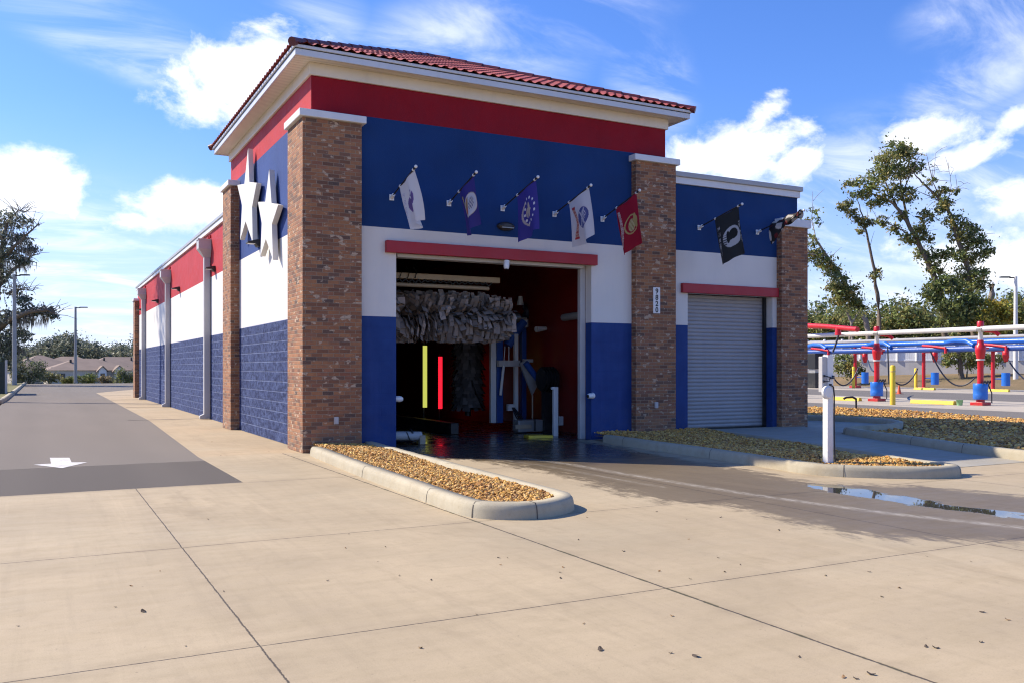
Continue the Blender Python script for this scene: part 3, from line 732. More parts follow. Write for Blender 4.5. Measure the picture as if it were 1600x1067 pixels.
wall_light(LX, 20.05, 4.25, 'dark wedge wall light mounted between the two white stars')
wall_light(TL, 26.55, 4.33, 'dark wall light beside the nearest tall downspout')
wall_light(TL, 33.9, 4.33, 'dark wall light to the right of the middle downspout')
wall_light(TL, 40.5, 4.33, 'dark wall light between the middle and the farthest downspouts')
wall_light(TL, 47.0, 4.33, 'dark wall light beyond the farthest downspout, by the rear pillar')
t = thing('bulkhead_light', 'black oval bulkhead light on the blue band above the wash bay', 'wall light', (8.15, FY, 4.2))
b = MB()
rings = []
for d, k in ((0.002, 1.0), (.05, 1.0), (.10, .82), (.12, .5)):
    rings.append([(8.15 + .19 * k * math.cos(a * math.pi / 12), FY - d, 4.29 + .085 * k * math.sin(a * math.pi / 12)) for a in range(24)])
vs = [p for r in rings for p in r]; b.add(vs, [(i * 24 + k, i * 24 + (k + 1) % 24, (i + 1) * 24 + (k + 1) % 24, (i + 1) * 24 + k) for i in range(3) for k in range(24)], 0, True); b.add(rings[-1], [tuple(range(24))])
b.build('housing', M['darkmetal'], t)
b = MB(); b.box(8.02, 8.28, FY - .128, FY - .10, 4.245, 4.262); b.build('lens_strip', M['steel'], t)
def cam(pos, dirv, label):
    p = Vector(pos); d = Vector(dirv).normalized(); t = thing('security_camera', label, 'security camera', pos, 'white security cameras at the bay door')
    b = MB(); b.tube([p, p + d * .035], [.062, .06], 16); b.tube([p + d * .035, p + d * .10, p + d * .15, p + d * .175], [.055, .058, .05, .03], 16); b.build('housing', M['plastic'], t)
    b = MB(); b.tube([p + d * .172, p + d * .182], .034, 14); b.build('lens', M['black'], t)
cam((8.15, FY - .06, 3.60), (-.15, -.25, -1), 'white dome security camera hanging under the red lintel')
cam((10.22, FY - .0, .92), (-1, -.35, -.05), 'white security camera on the right jamb of the wash bay')
cam((5.86, FY + .12, .92), (1, -.1, -.05), 'white security camera on the left jamb of the wash bay')
t = thing('address_sign', 'white vertical sign reading 9820 on the brick pillar', 'sign', (11.73, 15.58, 2.66))
b = MB(); b.box(11.64, 11.82, 15.562, 15.579, 2.66, 3.22); b.build('plate', M['plastic'], t, .003)
for k, ch in enumerate('9820'):
    cu = bpy.data.curves.new('digit', 'FONT'); cu.body = ch; cu.size = .155; cu.align_x = 'CENTER'; cu.extrude = .002; cu.offset = .0035
    ob = bpy.data.objects.new('digit', cu); COL.objects.link(ob); bpy.context.view_layer.update()
    dg = bpy.context.evaluated_depsgraph_get(); me = bpy.data.meshes.new_from_object(ob.evaluated_get(dg)); bpy.data.objects.remove(ob)
    me.materials.clear(); me.materials.append(M['text'])
    o = bpy.data.objects.new('numeral', me); COL.objects.link(o); o.parent = t; o.rotation_euler = (R(90), 0, 0); o.location = (0, -.0205, .425 - k * .134)

# ------------------------------------------------------------------ flags
FONT = {'A': '0e11111f111111', 'C': '0e11101010110e', 'D': '1e11111111111e', 'E': '1f10101e10101f', 'F': '1f10101e101010', 'G': '0e11101711110e', 'I': '0e04040404040e', 'K': '11121418141211',
        'M': '111b1515111111', 'N': '11191513111111', 'O': '0e11111111110e', 'P': '1e11111e101010', 'R': '1e11111e141211', 'S': '0f10100e01011e', 'T': '1f040404040404', 'U': '1111111111110e',
        'W': '11111115151b11', 'V': '1111111111110a', 'Y': '11110a04040404', '*': '00040e1f0e0a00', ' ': '00000000000000', 'R2': ''}
def text_hit(s, u, v):          # u along text 0..1, v across 0..1 (top = 1)
    n = len(s) * 6; i = int(u * n); c, x = divmod(i, 6)
    if not (0 <= c < len(s)) or x > 4 or not (0 <= v < 1): return False
    row = int((1 - v) * 7); g = FONT.get(s[c], FONT[' ']); return bool(int(g[2 * row:2 * row + 2], 16) >> (4 - x) & 1)
WHT, NAVY, AFB, REDF, GOLD, BLK = (.72, .71, .72), (.045, .04, .24), (.05, .045, .29), (.38, .008, .03), (.58, .42, .12), (.03, .034, .034)
# a: 0 at the pole tip (flag top) .. 1 toward the wall (flag bottom); b: 0 at the pole .. 1 hanging free
def ell(a, b, a0, b0, ra, rb): return ((a - a0) / ra) ** 2 + ((b - b0) / rb) ** 2
def f_coast(a, b):
    c = WHT; e = ell(a, b, .52, .47, .27, .22)
    if e < 1:
        c = (.13, .09, .26)
        if .75 < e: c = (.16, .10, .30)
        if abs(a - .5) < .05 or abs((a - .5) * .9 - (b - .47)) < .035 or abs((a - .5) * .9 + (b - .47)) < .03: c = (.62, .60, .68)
        if ell(a, b, .52, .47, .11, .10) < 1: c = (.10, .07, .34) if (int(a * 40) + int(b * 40)) % 2 else (.5, .48, .6)
    if .84 < a < .93 and .2 < b < .75: c = (.40, .37, .55) if text_hit('UNITED STATES', (b - .2) / .55, (.93 - a) / .09) else c
    return c
def f_navy(a, b):
    c = NAVY; e = ell(a, b, .40, .47, .30, .25)
    if e < 1:
        c = (.68, .68, .70)
        if e < .55: c = (.58, .62, .70)
        if ell(a, b, .34, .45, .10, .13) < 1: c = (.66, .65, .62) if (int(a * 30) + int(b * 24)) % 2 else (.15, .17, .30)
        if a > .47 and e < .7: c = (.45, .28, .15) if b < .5 else (.5, .16, .10)
        if .9 < e: c = (.5, .42, .25)
    s = .80 + .05 * math.sin(b * 9)
    if abs(a - s) < .055 and .16 < b < .86:
        c = (.66, .58, .12)
        if text_hit('UNITED STATES NAVY', (b - .2) / .6, (s + .045 - a) / .09): c = (.05, .05, .22)
    return c
def f_air(a, b):
    c = AFB
    for k in range(13):
        an = k / 13 * 6.283; 
        if ell(a, b, .46 + .33 * math.cos(an), .5 + .26 * math.sin(an), .036, .028) < 1: c = (.74, .74, .78)
    if ell(a, b, .62, .5, .13, .10) < 1: c = (.50, .42, .36) if b < .56 else (.36, .34, .42)
    if ell(a, b, .47, .5, .16, .055) < 1: c = (.60, .52, .42)
    if ell(a, b, .42, .5, .07, .16) < 1: c = (.52, .45, .36)
    if abs(ell(a, b, .46, .5, .40, .30) - 1) < .12 and a > .66: c = (.50, .44, .42)
    return c
def f_army(a, b):
    c = WHT; e = ell(a, b, .40, .48, .27, .21)
    if e < 1:
        c = (.09, .11, .30)
        if ell(a, b, .36, .46, .14, .12) < 1 and (int(a * 34) + int(b * 28)) % 2: c = (.60, .60, .66)
        if abs((a - .4) - (b - .45) * .9) < .03 or abs((a - .4) + (b - .5) * .8) < .03: c = (.62, .62, .68)
        if .82 < e: c = (.07, .08, .27)
    s = .80 + .05 * math.sin(b * 10)
    if abs(a - s) < .065 and .16 < b < .84:
        c = (.62, .36, .27)
        if text_hit('UNITED STATES ARMY', (b - .2) / .6, (s + .055 - a) / .11): c = (.38, .03, .04)
    if abs(a - s) < .08 and (.15 < b < .20 or .80 < b < .85): c = (.5, .05, .05)
    return c
def f_marine(a, b):
    c = REDF
    if ell(a, b, .46, .52, .15, .125) < 1: c = (.60, .50, .25) if (int(a * 26) + int(b * 20)) % 3 else (.40, .28, .10)
    if ell(a, b, .27, .48, .09, .15) < 1 or ell(a, b, .18, .48, .06, .06) < 1: c = (.50, .37, .13)
    if abs(ell(a, b, .46, .50, .26, .18) - 1) < .16 and a > .3: c = (.56, .42, .16)
    s = .82 - .10 * math.sin((b - .1) * 3.6) ** 1 + .09
    if abs(a - s) < .05 and .12 < b < .88:
        c = (.66, .50, .44)
        if text_hit('UNITED STATES MARINE CORPS', (b - .16) / .68, (s + .04 - a) / .08): c = (.4, .02, .04)
    return c
def f_pow(a, b):
    c = BLK; e = ell(a, b, .42, .52, .30, .22)
    if e < 1: c = (.55, .56, .56)
    if ell(a, b, .38, .47, .15, .11) < 1 or (.42 < a < .60 and abs(b - .50) < .085) or ell(a, b, .55, .50, .06, .13) < 1 and e < 1: c = (.02, .022, .022)
    if e < 1 and a > .60 and abs(b - .56) < .12 and int(b * 40) % 2: c = (.10, .10, .10)
    if .80 < a < .93 and .22 < b < .84 and text_hit('YOU ARE NOT FORGOTTEN', (b - .22) / .62, (.93 - a) / .13): c = (.58, .58, .58)
    if .02 < a < .12 and .3 < b < .75 and text_hit('POW * MIA', (b - .3) / .45, (.12 - a) / .10): c = (.58, .58, .58)
    return c
def flag(brk, tip, pat, name, label, L=.70, H=.86, seed=0, fold=0.0, drift=(.10, -.02), group='service flags on wall poles', furl=False):
    B = Vector(brk); Tp = Vector(tip); d = (Tp - B).normalized(); t = thing(name, label, 'flag', brk, group)
    b = MB(); b.tube([B + d * .02, Tp], .014, 10); b.tube([Tp - d * .09, Tp - d * .055], .022, 10); pl = b.build('pole', M['darkmetal'], t)
    b = MB(); b.lathe(Tp - Vector((0, 0, .03)), [(.004, 0), (.022, .008), (.03, .03), (.022, .052), (.004, .06)], 12); b.build('finial', M['plastic'], pl)
    b = MB(); b.box(B.x - .045, B.x + .045, B.y - .015, B.y - .002, B.z - .06, B.z + .05); b.tube([B + Vector((0, -.01, -.015)), B + d * .12], .032, 12); b.build('bracket', M['plastic'], t)
    na, nbb = 72, 104; rs = random.Random(seed); p1, p2, p3 = (rs.uniform(0, 6.28) for _ in range(3))
    A0 = Tp - d * .10; V = []; C = []
    for j in range(nbb + 1):
        v = j / nbb
        for i in range(na + 1):
            u = i / na
            if furl:
                th = v * 9.0 + u * 2.2; r = .045 + .035 * math.sin(u * 7 + p1) ** 2 + .02 * v
                q = A0 - d * (L * u) + Vector((math.cos(th) * r, 0, math.sin(th) * r * 1.2 - .03 - .07 * v * (0.4 + u)))
                if v > .8: q += Vector((0, 0, -(v - .8) * 1.1 * u * u))
            else:
                sq = 1 - fold * v * (.55 + .45 * math.sin(v * 2 + p3))
                q = A0 - d * (L * (.5 + (u - .5) * sq)) + Vector((drift[0] * v, drift[1] * v, -H * v * (1 - .03 * math.cos(u * 6 + p2))))
                amp = .012 + (.045 + .06 * fold) * v
                q.x += amp * math.sin(u * (7 + 5 * fold) + p1 + v * 1.6) + .018 * v * math.sin(u * 15 + p2)
                q.y += .02 * v * math.sin(u * 5 + p3)
                q.z += .012 * math.sin(u * 9 + p1) * (1 - v) * 0 - .018 * math.sin(math.pi * u) * (1 - v)
            V.append(q); C.append(pat(u, v))
    n = na + 1; F = [(j * n + i, j * n + i + 1, (j + 1) * n + i + 1, (j + 1) * n + i) for j in range(nbb) for i in range(na)]
    npmesh('cloth', np.array(V), F, M['flag'], t, ('Col', np.array(C)), True)
    b = MB(); 
    for q in (A0 - d * .015, A0 - d * (L - .02)): b.tube([q - d * .018, q + d * .018], .026, 10)
    build_each(b, 'clip', M['plastic'], pl)
    return t
flag((5.77, FY, 4.66), (5.77, 14.53, 4.99), f_coast, 'wall_flag', 'folded white flag with a purple emblem, nearest the left brick pillar', .70, .84, 1, .55, (.20, -.05))
flag((6.93, FY, 4.65), (6.93, 14.52, 5.01), f_navy, 'wall_flag', 'navy blue flag with a round white seal and yellow scroll', .70, .86, 2, .22, (.12, .0))
flag((8.09, FY, 4.65), (8.09, 14.32, 5.0), f_air, 'wall_flag', 'blue flag with a ring of white stars round a tan crest', .74, .88, 3, .16, (.10, .0))
flag((9.28, FY, 4.63), (9.28, 14.37, 4.97), f_army, 'wall_flag', 'white flag with a blue seal and a red lettered scroll', .74, .92, 4, .04, (.10, -.06))
flag((10.45, FY, 4.62), (10.45, 14.42, 4.99), f_marine, 'wall_flag', 'red flag with a gold globe crest in front of the right brick pillar', .74, .96, 5, .04, (.14, -.06))
flag((13.04, FY, 4.63), (13.04, 14.36, 4.93), f_pow, 'wall_flag', 'black flag with a white round silhouette emblem above the roller shutter', .78, 1.0, 6, .05, (.12, -.05))
def f_furl(a, b):
    k = math.sin(a * 17 + b * 11) + .6 * math.sin(b * 31)
    return (.60, .56, .50) if k > .45 else ((.022, .02, .02) if k > -1.25 else (.16, .018, .02))
flag((14.76, FY, 4.65), (14.76, 14.30, 4.93), f_furl, 'wall_flag', 'rolled up black, white and red flag next to the end pillar of the annex', .92, .5, 7, furl=True)

# ------------------------------------------------------------------ tunnel equipment
tb = thing('wash_brush', 'big horizontal roller brush of grey foam flaps across the wash bay', 'car wash brush', (7.1, 17.2, 2.0))
bc = Vector((0, 17.15, 2.58)); V = []; F = []; C = []
rs = np.random.default_rng(3)
for k in range(31):
    xk = 5.25 + k * .122
    for j in range(30):
        th = 6.283 * (j + .5 * (k % 2)) / 30 + rs.normal(0, .09); w = rs.uniform(.12, .17) if xk < 6.7 else rs.uniform(.06, .13); yaw = rs.normal(0, .28) + (.25 if xk < 6.4 else (.9 if xk < 7.2 else -.2))
        L = rs.uniform(.48, .57) * (1 - .16 * max(0, (abs(k - 15) - 11) / 4)); bend = rs.normal(0, .34); n0 = len(V); g = np.clip(.20 * math.exp(rs.normal(0, .25)), .05, .36)
        for m in range(6):
            r = .12 + (L - .12) * m / 5; tt = th + bend * (m / 5) ** 2 - (.30 - .16 * math.sin(th)) * math.cos(th) * (m / 5) ** 2
            rad = Vector((0, math.cos(tt), math.sin(tt))); tan = Vector((0, -math.sin(tt), math.cos(tt)))
            wd = (Vector((1, 0, 0)) * math.cos(yaw) + tan * math.sin(yaw)) * (w * (.55 + .45 * m / 5) / 2)
            cc = bc + Vector((xk + rs.normal(0, .012), 0, -.03 * (m / 5) ** 2)) + rad * r
            V += [cc - wd, cc + wd]
            C += [(g * 1.18, g * .95, g * .80)] * 2
        for m in range(5): F.append((n0 + 2 * m, n0 + 2 * m + 1, n0 + 2 * m + 3, n0 + 2 * m + 2))
npmesh('foam_flaps', np.array(V), F, M['foam'], tb, ('Col', np.array(C)))
b = MB(); b.tube([(4.95, 17.15, 2.58), (9.2, 17.15, 2.58)], .11, 14); b.build('shaft', M['darkmetal'], tb)
gy = 17.2
t = thing('brush_gantry', 'twin tan overhead tubes with cable loops above the grey roller brush', 'gantry', (7, gy, 3.2))
b = MB(); b.box(4.6, 8.75, gy - .06, gy + .06, 3.31, 3.43); b.build('upper_beam', M['tan'], t, .01)
b = MB(); b.tube([(4.6, gy, 3.19), (8.5, gy, 3.19)], .045, 10); b.build('lower_tube', M['tan'], t)
b = MB(); rs2 = random.Random(4)
for q in range(26):
    x0 = 4.9 + q * .14; b.tube([(x0, gy - .07, 3.30), (x0 + .05, gy - .10, 3.24 + rs2.uniform(-.02, .02)), (x0 + .14, gy - .07, 3.30)], .018, 6)
for x0 in (6.45, 6.62, 6.78): b.tube([(x0, gy - .08, 3.32), (x0 + .03, gy - .10, 3.44), (x0 - .02, gy - .04, 3.55)], .012, 6)
b.build('cable_loops', M['black'], t)
t = thing('wrap_brush', 'dark hanging side brush deep in the bay behind the red light bar', 'car wash brush', (8.9, 20.5, .2))
V = []; F = []; C = []
bcx, bcy = 9.5, 20.4
for k in range(20):
    zk = .75 + k * .085
    for j in range(20):
        th = 6.283 * (j + .5 * (k % 2)) / 20 + rs.normal(0, .12); w = .13; L = rs.uniform(.42, .56); n0 = len(V); g = np.clip(.10 * math.exp(rs.normal(0, .3)), .03, .2)
        for m in range(5):
            r = .1 + (L - .1) * m / 4; dz_ = -.32 * (m / 4) ** 1.6
            c = Vector((bcx + r * math.cos(th) * .85, bcy + r * math.sin(th) * .85, zk + dz_)); tn = Vector((-math.sin(th), math.cos(th), 0)) * w / 2
            V += [c - tn, c + tn]; C += [(g, g * .9, g * .85)] * 2
        for m in range(4): F.append((n0 + 2 * m, n0 + 2 * m + 1, n0 + 2 * m + 3, n0 + 2 * m + 2))
npmesh('foam_flaps', np.array(V), F, M['foam'], t, ('Col', np.array(C)))
b = MB(); b.tube([(bcx, bcy, .3), (bcx, bcy, 3.2)], .08, 10); b.build('shaft', M['black'], t)
# lit bars
for (px, y0, y1, tt, nm, c, lb, s) in ((664, 540, 636, 24.0, 'light_bar', (.52, .54, .10), 'yellow-green vertical light bar glowing inside the dark bay', .75), (688, 557, 638, 25.5, 'light_bar', (.9, .012, .03), 'red vertical light bar glowing inside the dark bay', 1.15)):
    a = P(px, y0, tt); c2 = P(px, y1, tt); t = thing(nm, lb, 'light', tuple(c2), None)
    b = MB(); b.tube([tuple(c2), (c2[0], c2[1], a[2])], .058, 12); b.build('tube', emit('glow_' + lb[:3], c, s), t)
    b = MB(); b.tube([(c2[0], c2[1] + .09, 0.0), (c2[0], c2[1] + .09, a[2] + .1)], .03, 8); b.tube([(c2[0], c2[1] + .09, c2[2] + .1), (c2[0], c2[1], c2[2] + .1)], .015, 6); b.build('mounting_post', M['black'], t)
def at(px, py, Y):
    r = FWD + RGT * (px - HX) / FPX + UP * (HY - py) / FPX; k = Y / r[1]; return Vector((0, 0, CH)) + Vector(k * r)
EY = 19.2
t = thing('brush_arch', 'blue and white steel arch with rams behind the end of the roller brush', 'car wash arch', tuple(at(790, 655, EY)))
def vpost(b, px, w, y0, y1, Y, dep=.1):
    a = at(px, y0, Y); c = at(px, y1, Y); b.box(a.x - w / 2, a.x + w / 2, Y - dep / 2, Y + dep / 2, max(0, c.z), a.z); return b
vpost(MB(), 770, .14, 520, 660, EY).build('white_post', M['plastic'], t, .008)
vpost(MB(), 779, .17, 520, 660, EY + .02, .16).build('blue_post', M['eqblue'], t, .008)
vpost(MB(), 806, .10, 522, 664, EY - .1, .08).build('white_post', M['plastic'], t, .006)
vpost(MB(), 817, .13, 500, 668, EY + .3, .14).build('blue_post', M['eqblue'], t, .008)
b = MB(); b.tube([at(793, 540, EY), at(805, 520, EY), at(818, 503, EY)], .12, 8); b.build('blue_arm', M['eqblue'], t)
b = MB(); b.tube([at(800, 498, EY), at(822, 499, EY)], .05, 8); b.tube([at(822, 499, EY), at(822, 512, EY)], .06, 8); b.build('end_bearing', M['steel'], t)
b = MB(); b.tube([at(789, 541, EY - .2), at(785, 600, EY - .2)], .012, 8); b.tube([at(787, 571, EY - .2), at(782, 617, EY - .2)], .035, 8); b.tube([at(795, 541, EY - .2), at(795, 570, EY - .2)], .012, 8); b.build('ram', M['plastic'], t)
b = MB(); q = at(794, 566, EY - .15); b.box(q.x - .28, q.x + .30, q.y - .06, q.y + .06, q.z - .10, q.z + .05); q = at(824, 564, EY - .15); b.box(q.x - .12, q.x + .14, q.y - .05, q.y + .05, q.z - .03, q.z + .05); build_each(b, 'cross_bar', M['galv'], t, .01)
b = MB(); q = at(798, 636, EY - .1); b.box(q.x - .09, q.x + .1, q.y - .06, q.y + .06, q.z - .08, q.z + .08); b.build('valve_box', M['plastic'], t, .008)
b = MB(); q = at(790, 620, EY + .4); b.box(q.x - .25, q.x + .3, q.y, q.y + .03, .2, 1.6); b.build('splash_panel', M['rust'], t)
b = MB()
for k in range(6):
    x0 = random.uniform(-.1, .2); b.tube([at(813 + k * 2, 470 + k * 2, EY), at(820 + k, 485, EY - .08), at(815 + k * 2, 497, EY)], .02, 6)
for k in range(4): b.tube([at(800 + k, 636, EY - .18), at(806 + k * 3, 650, EY - .22), at(814 + k * 2, 662, EY - .1)], .014, 6)
build_each(b, 'hose', M['hose'], t)
b = MB(); q = at(813, 471, EY); b.tube([q + Vector((0, 0, .12)), q - Vector((0, 0, .1))], [.05, .09], 10); b.build('motor', M['plastic'], t)
t = thing('rocker_brush', 'grey triangular paddle with a blue edge hung low beside the arch', 'wash paddle', tuple(at(830, 620, EY - .6)))
YY = EY - .7
tri = [at(812, 567, YY), at(822, 563, YY), at(844, 594, YY), at(832, 617, YY)]
b = MB(); b.prism(tri, (0, .05, 0)); b.build('paddle', M['steel'], t)
b = MB(); b.tube([at(821, 566, YY - .05), at(840, 592, YY - .05)], .075, 8); b.build('blue_edge', M['eqblue'], t)
b = MB(); b.tube([at(832, 617, YY), at(832, 664, YY)], .02, 8); b.build('hanger_rod', M['tan'], t)
t = thing('floor_pump', 'low grey pump unit with a tan nose on the wet bay floor', 'pump', tuple(at(822, 670, 18.3)))
q = at(824, 668, 18.2); b = MB(); b.box(q.x - .32, q.x + .34, q.y - .15, q.y + .15, .02, .30); b.build('housing', M['steel'], t, .03)
b = MB(); b.box(q.x - .40, q.x + .02, q.y - .17, q.y - .155, .10, .2); b.build('nose_plate', M['tan'], t, .01)
b = MB(); b.tube([(q.x + .1, q.y - .17, .05), (q.x + .1, q.y - .17, .32)], .02, 6); b.build('strap', M['black'], t)
q = at(832, 688, 16.6); b = MB(); b.prism([(q.x - .12, 16.55, .005), (q.x + .42, 16.45, .005), (q.x + .30, 16.8, .005), (q.x - .05, 16.9, .005)], (0, 0, .06))
tag(b.build('floor_wedge', M['yellow']), 'flat yellow wedge lying on the floor near the bay mouth', 'floor wedge')
t = thing('tire_brush', 'round black tyre brush behind the short white guard post', 'tyre brush', tuple(at(858, 600, 18.0)))
q = at(857, 592, 18.0); b = MB()
for k in range(9):
    b.tube([(q.x - .2 + k * .04, q.y, q.z), (q.x - .165 + k * .04, q.y, q.z)], .26 + .03 * (k % 2), 18)
b.build('bristle_drum', M['black'], t); b = MB(); b.box(q.x - .12, q.x + .12, q.y - .03, q.y + .12, 0, q.z); b.build('stand', M['black'], t)
t = thing('guard_post', 'short white guard post with a grey junction box in the bay mouth', 'guard post', tuple(at(868, 690, 16.9)))
q = at(868, 604, 16.9); b = MB(); b.box(q.x - .055, q.x + .055, 16.87, 16.95, 0, q.z); b.box(q.x - .1, q.x - .05, 16.88, 16.94, q.z - .06, q.z); b.build('post', M['plastic'], t, .008)
q2 = at(873, 657, 17.0); b = MB(); b.box(q2.x - .02, q2.x + .1, 16.96, 17.04, q2.z - .1, q2.z + .1); b.build('junction_box', M['galv'], t, .008)
t = thing('wall_pipe', 'pale pipe end on the dark red wall inside the bay', 'pipe', (10.7, 16.8, 2.7))
b = MB(); b.tube([(10.80, 16.35, 2.70), (10.80, 17.9, 2.66)], .085, 12); b.build('pipe', M['polegrey'], t)
b = MB(); b.tube([(10.9, 18.9, 2.45), (10.6, 18.85, 2.42)], [.05, .075], 10); b.build('nozzle', M['plastic'], t)
b = MB(); b.box(8.15, 8.35, 18.4, 46, 0, .26)
tag(b.build('conveyor_rail', M['black'], None, .02), 'low black conveyor guide rail running into the dark bay', 'guide rail')
t = thing('pipe_manifold', 'grey pipe manifold lying at the left foot of the bay opening', 'manifold', (6.05, 17.0, 0))
q = at(642, 682, 16.4); b = MB(); b.tube([(5.5, 16.45, .20), (6.62, 16.4, .16)], .09, 12); b.build('pipe', M['galv'], t)
b = MB()
for x in (5.75, 6.0, 6.42): b.tube([(x - .02, 16.44, .19), (x + .02, 16.44, .19)], .11, 12)
b.tube([(6.3, 16.35, .25), (6.35, 16.3, .1), (6.5, 16.35, .05)], .012, 6); build_each(b, 'clamp', M['black'], t)
b = MB(); b.box(6.56, 6.68, 16.3, 16.42, .0, .18); b.build('valve', M['tan'], t, .01)

# ------------------------------------------------------------------ utility post
t = thing('utility_post', 'white square utility post with a meter cover and black cables on the gravel island', 'utility post', (10.22, 9.42, .1))
b = MB(); b.box(10.16, 10.275, 9.385, 9.485, .06, 1.68); b.build('post', M['plastic'], t, .006)
b = MB(); b.box(10.065, 10.159, 9.40, 9.475, 1.14, 1.66); b.build('side_box', M['galv'], t, .008)
b = MB(); b.tube([(10.13, 9.384, 1.14), (10.13, 9.35, 1.14)], .10, 20); b.tube([(10.13, 9.35, 1.14), (10.13, 9.335, 1.14)], [.096, .075], 20); b.build('meter_cover', M['plastic'], t)
b = MB(); b.tube([(10.08, 9.37, 1.38), (10.12, 9.30, 1.36), (10.16, 9.33, 1.345), (10.25, 9.35, 1.37)], .009, 6); b.tube([(10.08, 9.37, 1.30), (10.11, 9.31, 1.30), (10.13, 9.33, 1.34), (10.25, 9.345, 1.345)], .009, 6)
for q in ((10.085, 9.385, 1.38), (10.085, 9.385, 1.30), (10.255, 9.372, 1.37), (10.2, 9.372, 1.25)): b.box(q[0] - .015, q[0] + .015, q[1] - .012, q[1] + .01, q[2] - .015, q[2] + .015)
b.tube([(10.2, 9.372, 1.25), (10.26, 9.37, 1.22), (10.285, 9.38, 1.1), (10.283, 9.38, .7), (10.287, 9.378, .4), (10.295, 9.37, .12)], .010, 6); b.build('cable', M['hose'], t)

# ------------------------------------------------------------------ vacuum area
def vac_post(x, y, label):
    t = thing('vacuum_post', label, 'vacuum post', (x, y, 0), 'red vacuum posts with blue drums')
    b = MB(); b.box(x - .27, x + .27, y - .27, y + .27, 0, .13); b.lathe((x, y, 0), [(.17, .13), (.15, .3)], 16); b.build('base', M['vred'], t, .01)
    b = MB(); b.lathe((x, y, 0), [(.26, .24), (.275, .26), (.275, .44), (.268, .46), (.268, .62), (.275, .64), (.275, .86), (.26, .88)], 24); b.build('drum', M['barrel'], t)
    b = MB(); b.lathe((x, y, 0), [(.12, .88), (.115, 1.5), (.12, 1.8), (.15, 1.83)], 18); b.build('pole', M['vred'], t)
    b = MB(); b.lathe((x, y, 0), [(.12, 1.84), (.15, 1.92), (.20, 2.2), (.20, 2.38), (.13, 2.44), (.12, 2.62)], 20); b.build('separator', M['vred'], t)
    b = MB(); b.lathe((x, y, 0), [(.16, 1.805), (.165, 1.86)], 18); b.lathe((x, y, 0), [(.10, 2.62), (.085, 2.95), (.12, 2.96)], 16); b.build('white_collar', M['pipewhite'], t)
    b = MB(); b.lathe((x, y, 0), [(.13, 3.14), (.13, 3.33), (.10, 3.37)], 16); b.build('top_cap', M['vred'], t)
    b = MB(); b.tube([(x + .1, y - .1, 3.0), (x + .35, y - .35, 2.95), (x + .45, y - .5, 2.8)], .08, 10); b.build('arm', M['vred'], t)
    b = MB(); b.tube([(x + .1, y, 2.3), (x + .5, y, 2.3)], .04, 8); b.build('inlet_pipe', M['vred'], t)
    b = MB(); 
    for q in range(5): b.tube([(x - .25 + q * .1, y - .27, .85 + .05 * (q % 2)), (x - .2 + q * .1, y - .3, 1.0), (x - .15 + q * .1, y - .27, .9)], .02, 6)
    b.tube([(x + .3, y - .1, .9), (x + .42, y - .2, .5), (x + .35, y - .25, .1)], .025, 8); b.build('hose', M['hose'], t)
    return t
vac_post(33.5, 28.1, 'red vacuum post with a blue drum, left of the yellow bollard')
vac_post(33.5, 23.05, 'red vacuum post with a blue drum nearest the right edge')
vac_post(33.5, 33.2, 'red vacuum post carrying the long red boom, mostly hidden by the end pillar')
def vac_back(x, y, label):
    t = thing('vacuum_stand', label, 'vacuum stand', (x, y, 0), 'thin red stands in the far vacuum row')
    b = MB(); b.box(x - .3, x + .3, y - .3, y + .3, 0, .16); b.build('base', M['vred'], t, .01)
    b = MB(); b.tube([(x, y, .16), (x, y, 3.1)], .12, 12)
    for q in range(9): b.box(x + .1, x + .2, y - .02, y + .02, .4 + q * .25, .43 + q * .25)
    b.build('post', M['vred'], t)
    b = MB(); b.lathe((x + .2, y - .75, 0), [(.26, .35), (.26, 1.2)], 16); b.tube([(x, y, .8), (x + .2, y - .6, .8)], .04, 6); b.build('drum', M['barrel'], t)
    b = MB(); b.lathe((x + .2, y - .75, 0), [(.10, 1.9), (.2, 2.2), (.2, 2.6), (.08, 2.7)], 12); b.tube([(x, y, 2.6), (x + .2, y - .7, 2.6)], .05, 6); b.build('separator', M['vred'], t)
for (y, lb) in ((52.6, 'thin red far-row stand beside the end pillar of the annex'), (48.3, 'thin red far-row stand beside the hidden yellow bollard'), (42.3, 'thin red far-row stand in the middle of the view between the two drum posts'), (37.1, 'thin red far-row stand just behind the right drum post')):
    vac_back(55.2, y, lb)
t = thing('vacuum_pipe', 'long white overhead pipe joining the near vacuum posts', 'pipe', (33.5, 15, 3.05))
b = MB(); b.tube([(33.5, 2, 3.06), (33.5, 62, 3.06)], .105, 14); b.build('pipe', M['pipewhite'], t)
b = MB()
for yy in (18.2, 23.05, 28.1, 33.2, 38): b.tube([(33.5, yy - .12, 3.06), (33.5, yy + .12, 3.06)], .125, 14)
build_each(b, 'coupling', M['steel'], t)
t = thing('vacuum_pipe', 'long pale grey pipe behind the blue pipes of the far vacuum row', 'pipe', (56.4, 20, 3.5)); b = MB(); b.tube([(56.4, 5, 3.55), (56.4, 80, 3.55)], .13, 12); b.build('pipe', M['polegrey'], t)
t = thing('canopy_pipe', 'thick blue overhead pipe, the upper of the far blue pair', 'pipe', (55.2, 20, 3.2)); b = MB(); b.tube([(55.2, 5, 3.22), (55.2, 75, 3.22)], .19, 14); b.build('pipe', M['vblue'], t)
b = MB()
for yy in (38.5, 45.0, 51): b.tube([(55.1, yy + 2, 3.22), (54.7, yy + 1, 3.35), (54.5, yy, 3.3), (54.4, yy - .6, 3.0)], .16, 10)
build_each(b, 'bend', M['vblue'], t)
